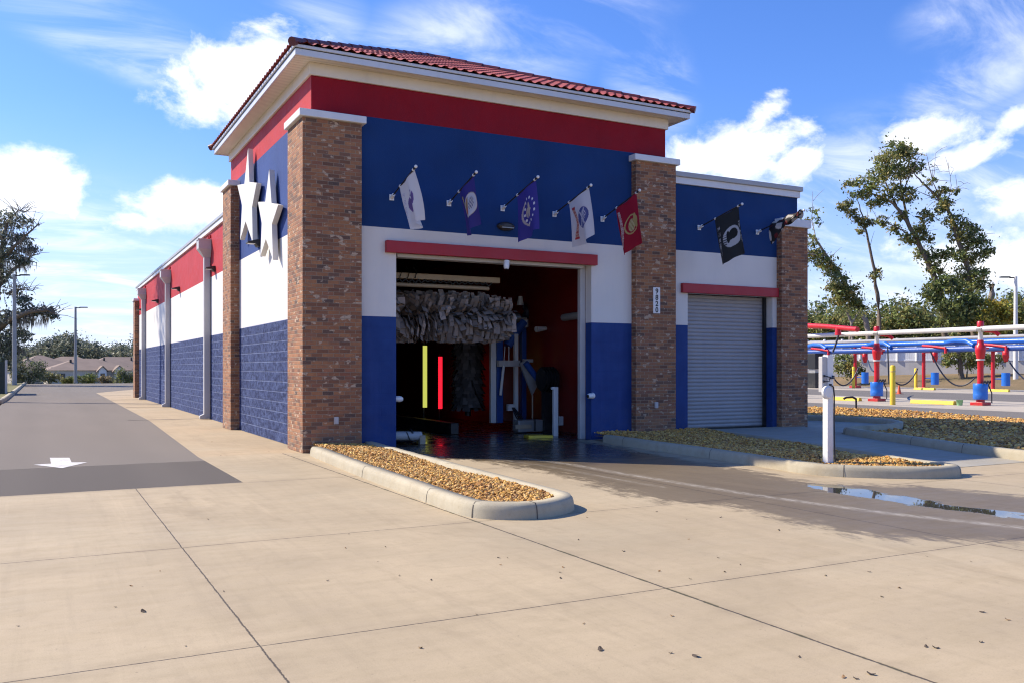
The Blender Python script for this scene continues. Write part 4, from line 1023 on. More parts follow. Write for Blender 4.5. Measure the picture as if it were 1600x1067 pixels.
t = thing('canopy_pipe', 'thick blue overhead pipe, the lower of the far blue pair', 'pipe', (54.6, 20, 2.75)); b = MB(); b.tube([(54.6, 5, 2.78), (54.6, 62, 2.78)], .20, 14); b.build('pipe', M['eqblue'], t)
def boom(path, label, r=.07):
    t = thing('vacuum_boom', label, 'boom', path[0], 'red hose booms'); b = MB(); b.tube(path, [r * 1.3] + [r] * (len(path) - 1), 10); b.build('arm', M['vred'], t)
    e = Vector(path[-1]).lerp(Vector(path[-2]), .6 if r > .1 else 0); b = MB(); b.tube([e, e + Vector((0, 0, -.35))], [r, r * 1.3], 10); b.build('drop_nozzle', M['vred'], t); return t
boom([(33.4, 33.1, 3.62), (33.0, 30.6, 3.45), (32.6, 28.4, 3.22)], 'long thick red boom reaching out from behind the end pillar', .12)
for (x, y, lb) in ((54.6, 50.5, 'short red boom under the blue pipes nearest the utility post'), (54.6, 45.5, 'short red boom under the blue pipes behind the left drum post'), (54.6, 40.3, 'short red boom under the blue pipes between the two drum posts'), (54.6, 36.0, 'short red boom under the blue pipes at the right edge')):
    boom([(x, y + 1.6, 3.05), (x - .2, y + .6, 2.98), (x - .3, y - .4, 2.85)], lb, .08)
def hose(pts, label, r=.028):
    b = MB(); n = 14; a, c, sag = Vector(pts[0]), Vector(pts[1]), pts[2]
    pth = [a.lerp(c, i / n) - Vector((0, 0, sag * 4 * (i / n) * (1 - i / n))) for i in range(n + 1)]
    b.tube(pth, r, 8); tag(b.build('vacuum_hose', M['hose']), label, 'hose', 'dark vacuum hoses')
hose((P(1311, 521, 42), P(1301, 550, 42), .05), 'dark hose hanging from the long red boom', .05)
hose((P(1454, 549, 60), P(1523, 590, 58), 1.25), 'long dark hose sagging between the middle stand and the right drum', .05)
hose((P(1568, 549, 60), P(1612, 598, 56), .35), 'dark hose falling to the right edge beside the lamp pole', .05)
hose((P(1387, 541, 60), P(1389, 600, 60), .02), 'dark hose hanging straight down left of the yellow bollard', .045)
hose((P(1304, 592, 62), P(1342, 573, 62), .8), 'dark hose looping low beside the utility post', .05)
hose((P(1398, 596, 62), P(1434, 575, 62), .6), 'dark hose looping low to the right of the yellow bollard', .05)
hose((P(1356, 562, 50), P(1366, 580, 42), .15), 'dark hose joining the left drum post from behind', .04)
def bollard(x, y, h, label):
    t = thing('bollard', label, 'bollard', (x, y, 0), 'yellow steel bollards'); b = MB(); b.lathe((x, y, 0), [(.11, 0), (.11, h - .06), (.09, h - .02), (.05, h)], 18); b.build('post', M['yellow'], t)
    b = MB(); b.lathe((x, y, 0), [(.115, h - .28), (.115, h - .25)], 18); b.build('band', M['tan'], t)
bollard(30.8, 25.05, 1.62, 'tall yellow bollard standing in front, right of the left drum post'); bollard(54.0, 47.4, 1.62, 'far yellow bollard beside a thin red stand behind the utility post'); bollard(54.9, 42.7, 1.5, 'far yellow bollard close beside the middle red stand')
def stop(x, y0, y1, label):
    b = MB(); b.prism([(x - .12, y0, 0), (x + .12, y0, 0), (x + .08, y0, .16), (x - .08, y0, .16)], (0, y1 - y0, 0)); tag(b.build('wheel_stop', M['yellow'], None, .015), label, 'wheel stop', 'yellow wheel stops')
for y0, lb in ((18.7, 'yellow wheel stop at the right edge of the near row'), (23.75, 'yellow wheel stop between the bollard and the right drum post'), (28.5, 'yellow wheel stop right of the white utility post'), (32.6, 'yellow wheel stop partly hidden by the utility post')): stop(32.9, y0, y0 + 2.05, lb)
for y0, lb in ((40.5, 'far yellow wheel stop right of the middle red stand'), (35.2, 'far yellow wheel stop right of the right drum post'), (50.9, 'far yellow wheel stop beside the end pillar')): stop(54.0, y0, y0 + 1.6, lb)
t = thing('traffic_cone', 'small orange traffic cone on the far lane edge', 'cone', (44.2, 35.5, 0)); b = MB(); b.lathe((44.2, 35.5, 0), [(.12, .03), (.03, .5)], 14); b.build('cone', M['orange'], t)
b = MB(); b.box(44.03, 44.37, 35.33, 35.67, 0, .03); b.build('base', M['orange'], t)
t = thing('standpipe', 'thin black standpipe with a bent spray head at the gravel edge', 'standpipe', (23.3, 20.35, 0)); b = MB(); b.tube([(23.3, 20.35, 0), (23.3, 20.35, .52)], .03, 8); b.build('pipe', M['black'], t)
b = MB(); b.tube([(23.3, 20.35, .5), (23.2, 20.4, .56), (23.02, 20.5, .55), (22.95, 20.55, .5)], .035, 8); b.build('spray_head', M['darkmetal'], t)
t = thing('bucket', 'small pale green bucket at the foot of the right drum post', 'bucket', (32.7, 23.4, 0)); b = MB(); b.lathe((32.7, 23.4, 0), [(.10, 0), (.13, .22), (.14, .22)], 14); b.build('pail', M['greenpl'], t)
t = thing('equipment_cabinet', 'tall black equipment cabinet half hidden by the annex end pillar', 'cabinet', tuple(P(1274, 604, 68))); q = P(1275, 604, 68); b = MB(); b.box(q[0] - .5, q[0] + .35, q[1] - .4, q[1] + .4, 0, 1.15); b.build('lower_case', M['black'], t, .02)
b = MB(); b.box(q[0] - .5, q[0] + .35, q[1] - .4, q[1] + .4, 1.45, 2.6); b.build('upper_case', M['black'], t, .02); b = MB(); b.box(q[0] - .4, q[0] + .25, q[1] - .3, q[1] + .3, 1.15, 1.45); b.build('coin_panel', M['steel'], t)

# fence behind
fa = P(1235, 583, 88); fb_ = P(1660, 583, 76); dv = (fb_ - fa); nseg = 14; z0, z1, z2 = .6, 2.15, 4.15
nrm = Vector((-dv[1], dv[0], 0)).normalized()
b = MB(); a = Vector((fa[0], fa[1], z0)); c = Vector((fb_[0], fb_[1], z0)); b.prism([a, c, c + Vector((0, 0, z1 - z0)), a + Vector((0, 0, z1 - z0))], nrm * .3)
rw = b.build('retaining_wall', M['cmu']); tag(rw, 'grey block retaining wall below the white fence', 'wall')
t = thing('vinyl_fence', 'long white board fence standing on the retaining wall behind the vacuums', 'fence', tuple(a))
b = MB(); nb2 = 120
for i in range(nb2):
    p = a.lerp(c, i / nb2); q = a.lerp(c, (i + .94) / nb2); b.prism([Vector((p.x, p.y, z1)), Vector((q.x, q.y, z1)), Vector((q.x, q.y, z2 - .15)), Vector((p.x, p.y, z2 - .15))], nrm * .05)
b.build('boards', M['vinyl'], t)
b = MB(); o2 = nrm * -.03
for zz in (z1, z2 - .15): b.prism([a * 1 + o2 + Vector((0, 0, zz - z0)), c + o2 + Vector((0, 0, zz - z0)), c + o2 + Vector((0, 0, zz - z0 + .15)), a + o2 + Vector((0, 0, zz - z0 + .15))], nrm * .11)
b.build('rail', M['vinyl'], t)
for i in range(nseg + 1):
    p = a.lerp(c, i / nseg) + nrm * -.06; b = MB(); b.box(p.x - .08, p.x + .08, p.y - .08, p.y + .08, z1, z2 + .1); b.build('post', M['vinyl'], t)

# lamp posts
def lamp(base, h, arm, r, label, mat='polegrey'):
    x, y, z = base; t = thing('lamp_post', label, 'lamp post', base, 'parking lot lamp posts'); b = MB(); b.tube([(x, y, z), (x, y, z + h)], [r, r * .62], 12); b.build('pole', M[mat], t)
    d = Vector(arm).normalized(); p = Vector((x, y, z + h - .1)); b = MB(); b.tube([p, p + d * .5], .05, 8); b.build('arm', M['darkmetal'], t)
    q = p + d * .5; e = p + d * 1.25; s = Vector((-d.y, d.x, 0)) * .17
    b = MB(); b.prism([q - s, q + s, e + s * .8, e - s * .8], (0, 0, .10)); b.build('lamp_head', M['darkmetal'], t, .01)
lamp((-1.95, 85, 0.05), 9.2, RGT, .19, 'thick grey lamp post at the far left by the mossy tree')
lamp(tuple(P(118, 597.5, 95)), 8.0, RGT, .17, 'grey lamp post at the end of the asphalt road before the houses')
lamp(tuple(P(1587, 604, 72)), 8.85, -RGT, .20, 'white lamp post at the right edge behind the vacuums', 'pipewhite')

# left: green enclosure
t = thing('metal_enclosure', 'dark green ribbed metal enclosure at the left edge beside the kerb', 'enclosure', (-3.5, 58, .09))
b = MB(); b.box(-6.5, -1.78, 57.3, 61, .09, 1.85)
for k in range(24): b.box(-6.4 + k * .195, -6.33 + k * .195, 57.25, 57.2995, .12, 1.82)
b.build('ribbed_panel', M['dgreen'], t); b = MB(); b.box(-1.779, -1.66, 57.26, 57.38, .05, 1.95); b.build('corner_post', M['galv'], t)

# ------------------------------------------------------------------ vegetation
def leaves(cl, size, cols, seed, moss=False):
    r = np.random.default_rng(seed); PV = []; PC = []
    for (c, rad, n) in cl:
        c = np.array(c, float); rad = np.array(rad, float) * np.ones(3); n = int(n * 1.4); m = max(1, n // 11)
        d = r.normal(0, 1, (m, 3)); d /= np.linalg.norm(d, axis=1)[:, None]; sub = c + d * (r.uniform(.15, 1, (m, 1)) ** .45) * rad
        k = r.integers(0, m, n); pts = sub[k] + r.normal(0, 1, (n, 3)) * np.minimum(rad * .26, size * 2.6); far = r.uniform(0, 1, n) < .14; pts = np.where(far[:, None], c + r.normal(0, .72, (n, 3)) * rad, pts)
        base = np.array(cols)[r.integers(0, len(cols), m)][k] * np.exp(r.normal(.40, .34, (n, 1)))
        PV.append(pts); PC.append(base)
    p = np.vstack(PV); col = np.clip(np.vstack(PC), .005, .55); n = len(p); s = size * .74 * np.exp(r.normal(0, .3, n))[:, None]
    if moss:
        L = s * r.uniform(2, 6, (n, 1)); w = s * .28; a = r.uniform(0, 6.283, n); u = np.stack([np.cos(a), np.sin(a), 0 * a], -1) * w; dn = np.stack([0 * a, 0 * a, -np.ones(n)], -1) * L
        V = np.stack([p - u, p + u, p + u * .5 + dn * .6, p + dn], 1)
    else:
        u = r.normal(0, 1, (n, 3)); u /= np.linalg.norm(u, axis=1)[:, None]; v = np.cross(u, r.normal(0, 1, (n, 3))); v /= np.linalg.norm(v, axis=1)[:, None]
        V = np.stack([p - u * s, p + v * s * .5, p + u * s, p - v * s * .5], 1)
    F = np.arange(n * 4).reshape(n, 4); return V.reshape(-1, 3), F, np.repeat(col, 4, 0)
GREEN = [(0.076, 0.1045, 0.0266), (0.1178, 0.1482, 0.038), (0.1615, 0.1805, 0.0494), (0.19, 0.1862, 0.057), (0.095, 0.114, 0.038)]
OLIVE = [(0.1425, 0.1368, 0.0456), (0.209, 0.1748, 0.0532), (0.1045, 0.1178, 0.038), (0.266, 0.209, 0.0665), (0.0855, 0.095, 0.0342)]
YELL = [(0.297, 0.2228, 0.027), (0.2295, 0.189, 0.0338), (0.135, 0.1418, 0.027), (0.351, 0.243, 0.0338)]
DARK = [(0.0418, 0.0608, 0.0228), (0.0665, 0.0855, 0.0304), (0.095, 0.1102, 0.038)]
GREYG = [(0.1275, 0.136, 0.0986), (0.0935, 0.1054, 0.0714), (0.17, 0.1666, 0.1275), (0.0765, 0.0935, 0.0595)]
def tree(name, label, cat, base, limbs, clusters, size, cols, seed, group=None, bark='bark', moss=None, nrad=8, twigs=0, crown='crown'):
    t = thing(name, label, cat, tuple(base), group); b = MB(); r = random.Random(seed)
    for path, r0, r1 in limbs:
        pp = [Vector(p) for p in path]; out = []
        for p, q in zip(pp[:-1], pp[1:]):
            for k in range(4): out.append(p.lerp(q, k / 4) + Vector((r.uniform(-1, 1), r.uniform(-1, 1), 0)) * (q - p).length * .025)
        out.append(pp[-1]); n = len(out); b.tube(out, [r0 + (r1 - r0) * i / (n - 1) for i in range(n)], nrad)
        for _ in range(twigs):
            i = r.randrange(n // 3, n); q = out[i]; d = Vector((r.uniform(-1, 1), r.uniform(-1, 1), r.uniform(-.2, 1))).normalized() * r.uniform(.6, 2.0); m = q + d * .5 + Vector((0, 0, .12))
            b.tube([q, m, q + d], [r1 * .5 + .015, .022, .012], 5)
    b.build('trunk', M[bark], t)
    if clusters:
        V, F, C = leaves(clusters, size, cols, seed); npmesh(crown, V, F, M['leaf'], t, ('Col', C))
    if moss:
        V, F, C = leaves(moss, size * .9, [(.14, .125, .10), (.20, .18, .145), (.10, .09, .07)], seed + 5, True); npmesh('hanging_moss', V, F, M['moss'], t, ('Col', C))
    return t
def cl(pts, T, s=1.0):     # (px, py, radius_px, count) at distance T
    k = T / FPX; out = []
    for i, (px, py, rp, n) in enumerate(pts):
        j = math.sin(i * 2.399 + T) * rp * k * .8
        out.append((P(px, py, T + j), (rp * k, rp * k * 1.0, rp * k * .72), int(n * s)))
    return out
def ln(pts, T, r0, r1): return ([P(px, py, T + d) for px, py, d in pts], r0, r1)
T1 = 95.0
tree('leaning_oak', 'leafy tree leaning left toward the annex end pillar', 'tree', P(1364, 560, T1), [ln([(1366, 575, 0), (1352, 500, 0), (1332, 462, 1), (1310, 425, 1), (1292, 400, 0), (1272, 372, -1)], T1, 0.310, 0.090), ln([(1331, 575, 1), (1328, 500, 1), (1322, 450, 2)], T1, 0.260, 0.090), ln([(1292, 400, 0), (1268, 398, -1), (1250, 390, -1)], T1, 0.093, 0.038), ln([(1275, 375, 0), (1268, 345, 1), (1270, 315, 1)], T1, 0.056, 0.022)],
     cl([(1262, 397, 14, 260), (1278, 400, 14, 420), (1290, 412, 13, 420), (1300, 425, 13, 420), (1312, 440, 14, 440), (1318, 458, 16, 520), (1305, 450, 12, 300), (1330, 455, 12, 300), (1322, 478, 15, 420), (1338, 470, 10, 200), (1306, 470, 12, 240), (1345, 480, 10, 180), (1268, 378, 11, 150), (1258, 350, 12, 80), (1272, 330, 10, 60), (1280, 345, 9, 60)], T1, .8), .20, OLIVE + GREEN, 21, twigs=4, nrad=8, bark='barkpale')
tree('thin_tree', 'slender tree with tufts of leaves between the leaning trees', 'tree', P(1374, 560, 100), [ln([(1375, 575, 0), (1371, 470, 0), (1366, 425, 0), (1356, 375, 0), (1350, 345, 0), (1340, 314, 0)], 100, .27, .04), ln([(1353, 360, 0), (1338, 345, 1), (1318, 326, 1)], 100, .09, .03), ln([(1354, 352, 0), (1365, 348, 0)], 100, .05, .02)],
     cl([(1318, 325, 10, 200), (1330, 332, 10, 220), (1342, 343, 9, 200), (1350, 352, 7, 140), (1360, 348, 8, 130), (1345, 362, 6, 90), (1326, 318, 7, 100), (1366, 431, 10, 150), (1372, 424, 6, 80)], 100, .8), .2, OLIVE + DARK, 22, twigs=2)
tree('tall_oak', 'tall broken tree with a wide crown leaning left above the vacuums', 'tree', P(1478, 560, T1), [ln([(1480, 575, 0), (1470, 460, 0), (1452, 415, 0), (1432, 375, 0), (1412, 338, 0), (1395, 318, 0), (1378, 308, 1), (1352, 300, 1)], T1, 0.384, 0.053), ln([(1420, 352, 0), (1408, 300, 1), (1405, 260, 1), (1410, 232, 0)], T1, 0.136, 0.038), ln([(1410, 300, 0), (1425, 270, -1), (1435, 245, -1)], T1, 0.074, 0.030), ln([(1400, 322, 0), (1380, 280, 2), (1390, 250, 2)], T1, 0.081, 0.030), ln([(1440, 392, 0), (1410, 360, 0), (1385, 348, 0), (1370, 342, 0)], T1, 0.093, 0.030), ln([(1432, 375, 0), (1445, 345, 1)], T1, 0.074, 0.030), ln([(1462, 440, 0), (1480, 410, 1)], T1, 0.074, 0.030)],
     cl([(1400, 235, 20, 620), (1420, 240, 16, 420), (1385, 252, 17, 480), (1372, 272, 16, 420), (1360, 290, 15, 300), (1352, 302, 13, 240), (1345, 285, 11, 150), (1395, 270, 17, 420), (1415, 268, 14, 300), (1430, 262, 12, 240), (1398, 300, 17, 420), (1378, 312, 12, 220), (1418, 305, 15, 360), (1365, 318, 10, 150), (1410, 335, 10, 200), (1445, 340, 13, 300), (1436, 358, 12, 280), (1422, 372, 13, 320), (1448, 372, 11, 220), (1400, 358, 10, 170), (1378, 346, 9, 130), (1442, 395, 13, 320), (1456, 408, 13, 300), (1470, 400, 12, 240), (1484, 396, 9, 160), (1462, 424, 11, 220), (1325, 288, 9, 100), (1335, 305, 8, 90)], T1, .82), .21, OLIVE + GREEN, 23, twigs=6)
T2 = 92.0
tree('split_oak', 'dark trunked tree with a forked bare top right of the tallest crown', 'tree', P(1528, 560, T2), [ln([(1528, 575, 0), (1520, 470, 0), (1510, 410, 0), (1492, 355, 0), (1480, 325, 0), (1462, 305, 0), (1440, 285, 0), (1425, 268, 0)], T2, 0.341, 0.045), ln([(1478, 322, 0), (1460, 310, 1), (1430, 298, 1)], T2, 0.081, 0.022), ln([(1470, 312, 0), (1458, 285, 0), (1450, 255, 0), (1448, 240, 0)], T2, 0.062, 0.015), ln([(1458, 284, 0), (1460, 262, 1), (1462, 240, 1)], T2, 0.037, 0.011), ln([(1480, 325, 0), (1486, 290, 0), (1482, 262, 0)], T2, 0.050, 0.011), ln([(1480, 310, 0), (1492, 298, 0), (1506, 288, 0)], T2, 0.031, 0.009), ln([(1505, 395, 0), (1530, 370, 1)], T2, 0.087, 0.030)],
     cl([(1452, 285, 9, 90), (1465, 305, 9, 130), (1476, 298, 9, 130), (1478, 318, 11, 240), (1470, 328, 9, 140), (1490, 345, 13, 300), (1505, 355, 15, 380), (1520, 365, 14, 360), (1530, 380, 13, 300), (1512, 382, 15, 380), (1495, 372, 12, 240), (1500, 400, 13, 320), (1520, 405, 14, 330), (1538, 398, 11, 200), (1545, 392, 8, 120), (1510, 425, 16, 420), (1530, 430, 15, 380), (1500, 440, 15, 330), (1535, 445, 12, 240), (1515, 450, 16, 420), (1492, 300, 7, 60)], T2, .85), .20, GREEN + OLIVE, 24, twigs=6)
T3 = 89.0
tree('bushy_oak', 'broad dark green bushy tree at the foot of the tall oaks', 'tree', P(1500, 560, T3), [ln([(1500, 580, 0), (1498, 520, 0), (1490, 480, 0)], T3, 0.217, 0.075), ln([(1498, 520, 0), (1520, 470, 1)], T3, 0.124, 0.045), ln([(1498, 515, 0), (1470, 470, 1)], T3, 0.124, 0.045)],
     cl([(1460, 450, 15, 360), (1475, 440, 14, 330), (1490, 452, 17, 420), (1462, 470, 14, 300), (1480, 478, 18, 480), (1505, 475, 18, 480), (1525, 470, 16, 360), (1500, 500, 18, 420), (1480, 505, 16, 330), (1520, 498, 16, 330), (1450, 460, 10, 140)], T3), .21, GREEN + DARK, 25, twigs=3)
tree('yellow_tree', 'yellow green autumn tree right of the dark bushy tree', 'tree', P(1556, 560, 88), [ln([(1556, 580, 0), (1554, 520, 0), (1550, 490, 0)], 88, .25, .06)],
     cl([(1548, 482, 14, 330), (1565, 480, 14, 300), (1540, 497, 15, 330), (1560, 500, 18, 480), (1575, 492, 12, 240), (1555, 515, 18, 360), (1535, 512, 12, 200)], 88), .20, YELL, 26)
tree('broken_snag', 'bare broken pale trunk behind the yellow tree', 'dead tree', P(1549, 560, 97), [ln([(1549, 575, 0), (1549, 500, 0), (1549, 446, 0)], 97, .42, .32), ln([(1549, 450, 0), (1551, 442, 0)], 97, .2, .02)], None, .2, OLIVE, 27, bark='barkpale')
tree('pale_trunk_tree', 'pale trunked young tree in front of the white fence behind the utility post', 'tree', P(1330, 590, 78), [ln([(1331, 590, 0), (1332, 540, 0), (1331, 505, 0), (1322, 488, 0)], 78, .2, .06), ln([(1331, 505, 0), (1342, 488, 0)], 78, .1, .04)],
     cl([(1318, 560, 13, 260), (1332, 568, 13, 260), (1322, 580, 14, 260), (1340, 578, 9, 150), (1310, 572, 9, 120), (1328, 492, 14, 120), (1315, 486, 12, 100), (1345, 490, 12, 100)], 78), .15, OLIVE + GREEN, 28, bark='barkpale')
tree('fence_oak', 'small multi stemmed oak on brown grass in front of the white fence', 'tree', P(1503, 597, 76), [ln([(1503, 597, 0), (1501, 575, 0), (1497, 550, 0), (1492, 520, 0)], 76, .26, .1), ln([(1500, 572, 0), (1508, 560, 0), (1512, 545, 0)], 76, .1, .04), ln([(1510, 596, 0), (1512, 575, 0), (1505, 562, 0)], 76, .07, .03)],
     cl([(1482, 553, 10, 220), (1490, 562, 10, 240), (1478, 566, 8, 150), (1500, 550, 10, 200), (1512, 555, 12, 260), (1525, 562, 13, 300), (1518, 570, 11, 200), (1540, 558, 13, 240), (1550, 566, 11, 200), (1560, 560, 10, 140), (1493, 523, 7, 120), (1495, 535, 6, 90)], 76), .15, GREEN + OLIVE, 29)
# background trees on the right, copies of two crowns
def generic(name, label, seed, cols, base, H, W, n, group, size=.3):
    r = np.random.default_rng(seed); bx, by, bz = base
    cs = []
    for i in range(9):
        a = r.uniform(0, 6.28); rr = r.uniform(0, .6) * W; z = r.uniform(.38, .86) * H
        cs.append(((bx + rr * math.cos(a), by + rr * math.sin(a), bz + z), (W * .42, W * .42, H * .17), n // 9))
    return tree(name, label, 'tree', base, [([Vector(base) - Vector((0, 0, .5)), Vector((bx + .1, by, bz + H * .35)), Vector((bx - .1, by + .1, bz + H * .7))], .28, .08), ([Vector((bx, by, bz + H * .3)), Vector((bx + W * .4, by, bz + H * .55))], .15, .05), ([Vector((bx, by, bz + H * .3)), Vector((bx - W * .4, by + .3, bz + H * .6))], .15, .05)], cs, size, cols, seed, group)
g1 = generic('background_tree', 'rounded dark olive tree in the row behind the white fence', 31, OLIVE + GREEN, (0, 0, 0), 8.6, 4.2, 1900, 'trees behind the white fence')
g2 = generic('background_tree', 'taller thin topped green tree in the row behind the white fence', 32, GREEN + GREYG, (0, 0, 0), 9.6, 3.6, 1700, 'trees behind the white fence')
first = {0: True, 1: True}
for i, (px, T, s) in enumerate(((1262, 112, .88), (1283, 118, .98), (1304, 110, .9), (1326, 121, .95), (1347, 114, .92), (1368, 123, .98), (1392, 113, .94), (1415, 119, 1.06), (1438, 112, 1.02), (1462, 122, 1.0), (1488, 115, .98), (1512, 120, 1.05), (1540, 112, .95), (1562, 122, 1.14), (1580, 114, 1.1), (1604, 118, 1.12), (1632, 115, 1.05))):
    k = i % 2; o = (g1, g2)[k] if first[k] else copy_tree((g1, g2)[k]); first[k] = False
    q = P(px, 575, T); o.location = (q[0], q[1], .8); o.scale = (s, s, s); o.rotation_euler = (0, 0, i * 1.7)
# left mossy oak
T5 = 78.0
tree('mossy_oak', 'tall grey oak hung with moss at the left edge beside the lamp post', 'tree', P(-12, 597, T5), [ln([(-12, 600, 0), (-14, 540, 0), (-8, 480, 0), (-2, 430, 0), (5, 380, 0), (12, 345, 0)], T5, .62, .1), ln([(-8, 520, 0), (15, 500, -1), (45, 488, -2), (75, 485, -2), (88, 492, -2)], T5, .3, .04), ln([(-4, 450, 0), (18, 425, 1), (42, 405, 2), (52, 400, 2)], T5, .22, .04), ln([(0, 410, 0), (22, 385, -1), (45, 365, -1), (58, 352, -1)], T5, .18, .03), ln([(6, 375, 0), (-20, 345, 1), (-45, 335, 1)], T5, .2, .05), ln([(-10, 480, 0), (-50, 440, 1), (-90, 430, 1)], T5, .3, .06), ln([(12, 345, 0), (28, 330, 0), (40, 332, 0)], T5, .08, .02), ln([(10, 460, 0), (28, 452, 0), (50, 455, 0)], T5, .1, .02)],
     cl([(5, 345, 18, 260), (25, 342, 14, 160), (40, 350, 12, 120), (15, 370, 18, 260), (38, 375, 12, 150), (50, 392, 9, 110), (0, 395, 18, 260), (22, 400, 14, 200), (38, 408, 11, 170), (0, 430, 18, 260), (20, 455, 14, 130), (35, 470, 12, 220), (45, 488, 12, 240), (30, 495, 14, 260), (62, 485, 11, 240), (78, 488, 9, 200), (85, 496, 6, 90), (10, 500, 18, 420), (25, 520, 14, 240), (5, 535, 20, 480), (22, 545, 14, 260), (38, 525, 10, 130), (-5, 560, 22, 480), (15, 570, 18, 360), (-40, 350, 22, 260), (-60, 400, 26, 260), (-50, 460, 26, 300), (-45, 520, 26, 300), (-90, 430, 24, 200)], T5, 1.0), .17, GREYG, 41, twigs=26,
     moss=cl([(10, 360, 22, 130), (40, 385, 16, 120), (35, 408, 13, 130), (15, 415, 18, 130), (48, 496, 14, 130), (70, 495, 12, 120), (28, 500, 18, 150), (10, 530, 20, 180), (30, 540, 14, 100), (-40, 420, 30, 150), (20, 460, 16, 70)], T5, .9))
# shrubs and hedges on the left
def shrub(name, label, px, py, T, wpx, hpx, n, cols, seed, cat='shrub', group=None):
    q = P(px, py, T); k = T / FPX; t = thing(name, label, cat, tuple(q), group); r = np.random.default_rng(seed)
    cs = [((q[0] + r.uniform(-.7, .7) * wpx * k * .5, q[1] + r.uniform(-.6, .6) * wpx * k * .3, q[2] + r.uniform(.2, .8) * hpx * k), (wpx * k * .24, wpx * k * .24, hpx * k * .26), n // 10) for _ in range(10)]
    V, F, C = leaves(cs, .11, cols, seed); npmesh('foliage', V, F, M['leaf'], t, ('Col', C))
    b = MB()
    for j in range(4): a = j * 1.6; b.tube([Vector(q) - Vector((0, 0, .1)), Vector(q) + Vector((math.cos(a) * wpx * k * .2, math.sin(a) * .2, hpx * k * .6))], [.05, .02], 6)
    b.build('stem', M['bark'], t)
shrub('shrub', 'big dark shrub with pale top behind the thick lamp post', 45, 600, 90, 46, 42, 2600, DARK + GREYG, 51, group='shrubs at the end of the road')
shrub('shrub', 'brownish low shrub left of the entrance porch of the near house', 78, 600, 97, 30, 20, 1300, OLIVE + GREYG, 52, group='shrubs at the end of the road')
shrub('shrub', 'dark green hedge clump just right of the thin lamp post', 133, 600, 101, 34, 17, 1500, DARK + GREEN, 53, group='shrubs at the end of the road')
shrub('shrub', 'pale dry brush right of the dark hedge clump', 165, 600, 101, 24, 13, 900, [(.22, .17, .10), (.16, .13, .07), (.10, .09, .04)], 54, group='shrubs at the end of the road')
shrub('shrub', 'green shrub against the rear brick pillar of the tunnel', 196, 600, 100, 36, 26, 1900, GREYG + GREEN, 55, group='shrubs at the end of the road')
shrub('shrub', 'low yellowish green hedge left of the thin lamp post', 104, 600, 101, 24, 12, 900, OLIVE + GREEN, 56, group='shrubs at the end of the road')
shrub('shrub', 'tall pale grass clump behind the green enclosure', 25, 598, 88, 22, 36, 1400, [(.17, .15, .07), (.10, .10, .04), (.08, .085, .04)], 57, group='shrubs at the end of the road')
# houses
def house(px, T, w, d, wallh, roofh, yaw, label, gables=(), z=-1.75):
    q = P(px, 575, T); t = thing('house', label, 'house', (q[0], q[1], z), 'low brown-roofed houses beyond the road')
    def box(b, x0, x1, y0, y1, z0, z1): b.box(q[0] + x0, q[0] + x1, q[1] + y0, q[1] + y1, z + z0, z + z1)
    b = MB(); box(b, -w / 2, w / 2, -d / 2, d / 2, 0, wallh)
    b.build('wall', M['cream'], t)
    b = MB(); o = .5; zz = z + wallh; rl = max(.5, w / 2 - d / 2)
    pts = [(-w / 2 - o, -d / 2 - o), (w / 2 + o, -d / 2 - o), (w / 2 + o, d / 2 + o), (-w / 2 - o, d / 2 + o)]
    vs = [(q[0] + x, q[1] + y, zz - .05) for x, y in pts] + [(q[0] - rl, q[1], zz + roofh), (q[0] + rl, q[1], zz + roofh)]
    b.add(vs, [(0, 1, 5, 4), (1, 2, 5), (2, 3, 4, 5), (3, 0, 4), (3, 2, 1, 0)])
    rf = b.build('roof', M['shingle'], t)
    b = MB(); box(b, -w * .22, -w * .22 + .4, -d * .2, -d * .2 + .4, wallh + roofh * .4, wallh + roofh * .9); b.build('roof_vent', M['darkmetal'], rf)
    for gx, gw, gh in gables:
        y0 = -d / 2 - 1.6; b = MB(); box(b, gx - gw / 2, gx + gw / 2, y0, -d / 2 + .01, 0, wallh - .1)
        b.add([(q[0] + gx - gw / 2, q[1] + y0, z + wallh - .1), (q[0] + gx + gw / 2, q[1] + y0, z + wallh - .1), (q[0] + gx, q[1] + y0, z + wallh + gh - .2)], [(0, 1, 2)]); b.build('gable_wall', M['vinyl'], t)
        b = MB()
        A = [(q[0] + gx - gw / 2 - .4, z + wallh - .25), (q[0] + gx, z + wallh + gh), (q[0] + gx + gw / 2 + .4, z + wallh - .25)]
        b.prism([(A[0][0], q[1] + y0 - .3, A[0][1]), (A[1][0], q[1] + y0 - .3, A[1][1]), (A[2][0], q[1] + y0 - .3, A[2][1]), (A[2][0], q[1] + y0 - .3, A[2][1] - .15), (A[1][0], q[1] + y0 - .3, A[1][1] - .15), (A[0][0], q[1] + y0 - .3, A[0][1] - .15)], (0, 3.2, 0)); b.build('gable_roof', M['shingle'], t)
        b = MB(); box(b, gx - gw * .28, gx + gw * .28, y0 - .06, y0 - .005, .25, 2.2); b.build('window', M['glass'], t)
    for wx in (-w * .34, w * .12, w * .38):
        b = MB(); box(b, wx - .6, wx + .6, -d / 2 - .06, -d / 2 - .004, .9, 2.2); b.build('window', M['glass'], t)
    t.rotation_euler = (0, 0, yaw); return t
house(62, 196, 15, 14, 3.0, 3.1, .30, 'low house with a large brown hip roof behind the big dark shrub', ((5.4, 1.9, 1.0),))
house(135, 190, 16, 12, 2.9, 2.4, .1, 'low house with white gables and brown roof behind the thin lamp post', ((2.0, 1.5, .9), (5.2, 1.8, 1.0)))
house(108, 240, 18, 14, 3.2, 3.2, -.2, 'farther brown roofed house peeking above the near roofs')
